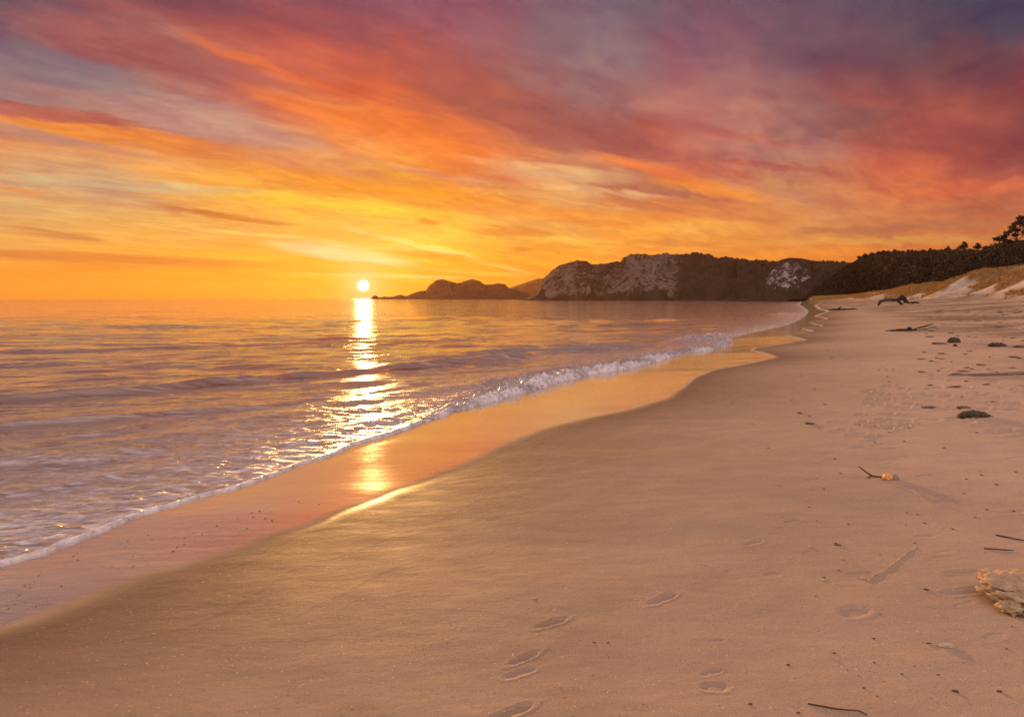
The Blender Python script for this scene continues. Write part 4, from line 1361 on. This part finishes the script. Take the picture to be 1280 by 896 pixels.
for i, (px, py, w) in enumerate(BITS):
    Pt = on_sand(px, py)
    k = Pt[1] / F
    if first is None or i < 6:
        me = blob((1, .8, .45), 60 + i, 3, .45, 1.7)
        first = obj_me('debris_bit', me, m_chip)
        protos = [first] if i == 0 else protos + [first]
        o = first
    else:
        o = protos[i % 6].copy()
        COL.objects.link(o)
    sx = w * k / 2
    o.scale = (sx, min(sx * .8, .12), max(min(sx * .7, .03), sx * .24))
    o.rotation_euler = (prng.uniform(-.2, .2), prng.uniform(-.2, .2), prng.uniform(-.5, .5))
    o.location = (Pt[0], Pt[1], Pt[2] + o.scale[2] * .30)
    tag(o, 'small dark crumb of weed or wood lying loose on the dry sand', 'debris', 'dark crumbs scattered over the dry sand')
PALE = [(1184, 808, 20, 'pale flat wood chip lying on the foreground sand between twig and rock'), (1078, 641 + 82, 7, None), (1045, 843 - 18, 5, None), (668, 748, 5, None), (1029, 725, 6, None), (1012, 684, 6, None), (880, 705, 4, None), (700, 858, 3, None), (1209, 878, 4, None), (1010, 610, 4, None), (880, 640, 3, None)]
pp0 = None
for i, (px, py, w, lab) in enumerate(PALE):
    Pt = on_sand(px, py)
    k = Pt[1] / F
    if lab:
        o = obj_me('wood_chip', blob((1, .5, .3), 90, 3, .35, 1.5), m_pale)
        tag(o, lab, 'wood chip')
    else:
        if pp0 is None:
            pp0 = obj_me('shell_bit', blob((1, .7, .4), 91, 3, .4, 1.6), m_pale)
            o = pp0
        else:
            o = pp0.copy()
            COL.objects.link(o)
        tag(o, 'tiny pale shell fragment on the dry sand', 'shell', 'pale shell fragments on the dry sand')
    sx = w * k / 2
    o.scale = (sx, sx, sx * .8)
    o.rotation_euler = (0, 0, prng.uniform(-.5, .5))
    o.location = (Pt[0], Pt[1], Pt[2] + sx * .16)
# shells and pebbles left on the wet film
p1 = None
for i in range(50):
    px = prng.uniform(10, 340) if i < 46 else prng.uniform(340, 420)
    py = float(np.interp(px, [0, 100, 200, 300, 400], [770, 735, 700, 668, 640])) - prng.uniform(4, 46 if px < 200 else 26) + (10 if px < 60 else 0)
    Pt = on_sand(px, py)
    k = Pt[1] / F
    if p1 is None:
        p1 = obj_me('pebble', blob((1, .75, .6), 95, 3, .35, 1.4), m_chip)
        o = p1
    else:
        o = p1.copy()
        COL.objects.link(o)
    w = prng.uniform(1.2, 3.2)
    sx = w * k / 2
    o.scale = (sx, sx, sx * .8)
    o.rotation_euler = (0, 0, prng.uniform(0, 3))
    o.location = (Pt[0], Pt[1], Pt[2] + sx * .12)
    tag(o, 'tiny pebble or shell left on the shining wet sand', 'pebble', 'pebbles left on the wet sand')

# rocks standing in the sea under the cliffs
for i, (px, py, D, w, h, lab) in enumerate([
    (598, 374.6, 900, 9, 1.4, 'low dark rock in the sea before the gap between the far headlands'),
    (573, 374.4, 1000, 4, .9, 'tiny dark rock in the sea left of the low dark rock'),
    (885, 376.6, 455, 5, 5, 'pointed dark rock standing in the sea at the foot of the white bluff'),
    (856, 376.6, 470, 8, 2, 'flat dark rock in the sea left of the pointed rock'),
    (870, 376.8, 460, 6, 1.6, 'small low rock in the sea between the flat and the pointed rock'),
    (905, 377, 440, 12, 2, 'long low reef of dark rock right of the pointed rock'),
    (930, 377.4, 425, 12, 2.2, 'low dark rocks at the water edge under the white bluff')]):
    k = D / F
    o = obj_me('sea_rock', blob((w * k / 2, w * k / 2.4, max(h * k, .5)), 110 + i, 4, .5, 1.9), m_sea_rock)
    x = ray(px, 373)[0] / ray(px, 373)[1] * D
    o.location = (x, D, 0)
    tag(o, lab, 'rock')

# ------------------------------------------------------------------ the evening air
def haze_box(x0, x1, y0, y1, z0, z1, density):
    Vb = np.array([(x, y, z) for z in (z0, z1) for y in (y0, y1) for x in (x0, x1)])
    Fb = np.array([(0, 2, 3, 1), (4, 5, 7, 6), (0, 1, 5, 4), (2, 6, 7, 3), (0, 4, 6, 2), (1, 3, 7, 5)])
    m = bpy.data.materials.new('haze')
    m.use_nodes = True
    nt = m.node_tree
    nt.nodes.remove(nt.nodes['Principled BSDF'])
    v = nt.nodes.new('ShaderNodeVolumePrincipled')
    v.inputs['Color'].default_value = (.95, .47, .24, 1)
    v.inputs['Density Attribute'].default_value = ''
    v.inputs['Density'].default_value = density
    v.inputs['Anisotropy'].default_value = .55
    nt.links.new(v.outputs[0], nt.nodes['Material Output'].inputs['Volume'])
    o = mesh_np('haze', Vb, Fb, m, smooth=False)
    tag(o, kind='stuff')


haze_box(-4700, 4700, -150, 4600, -4, 110, 0.45e-4)
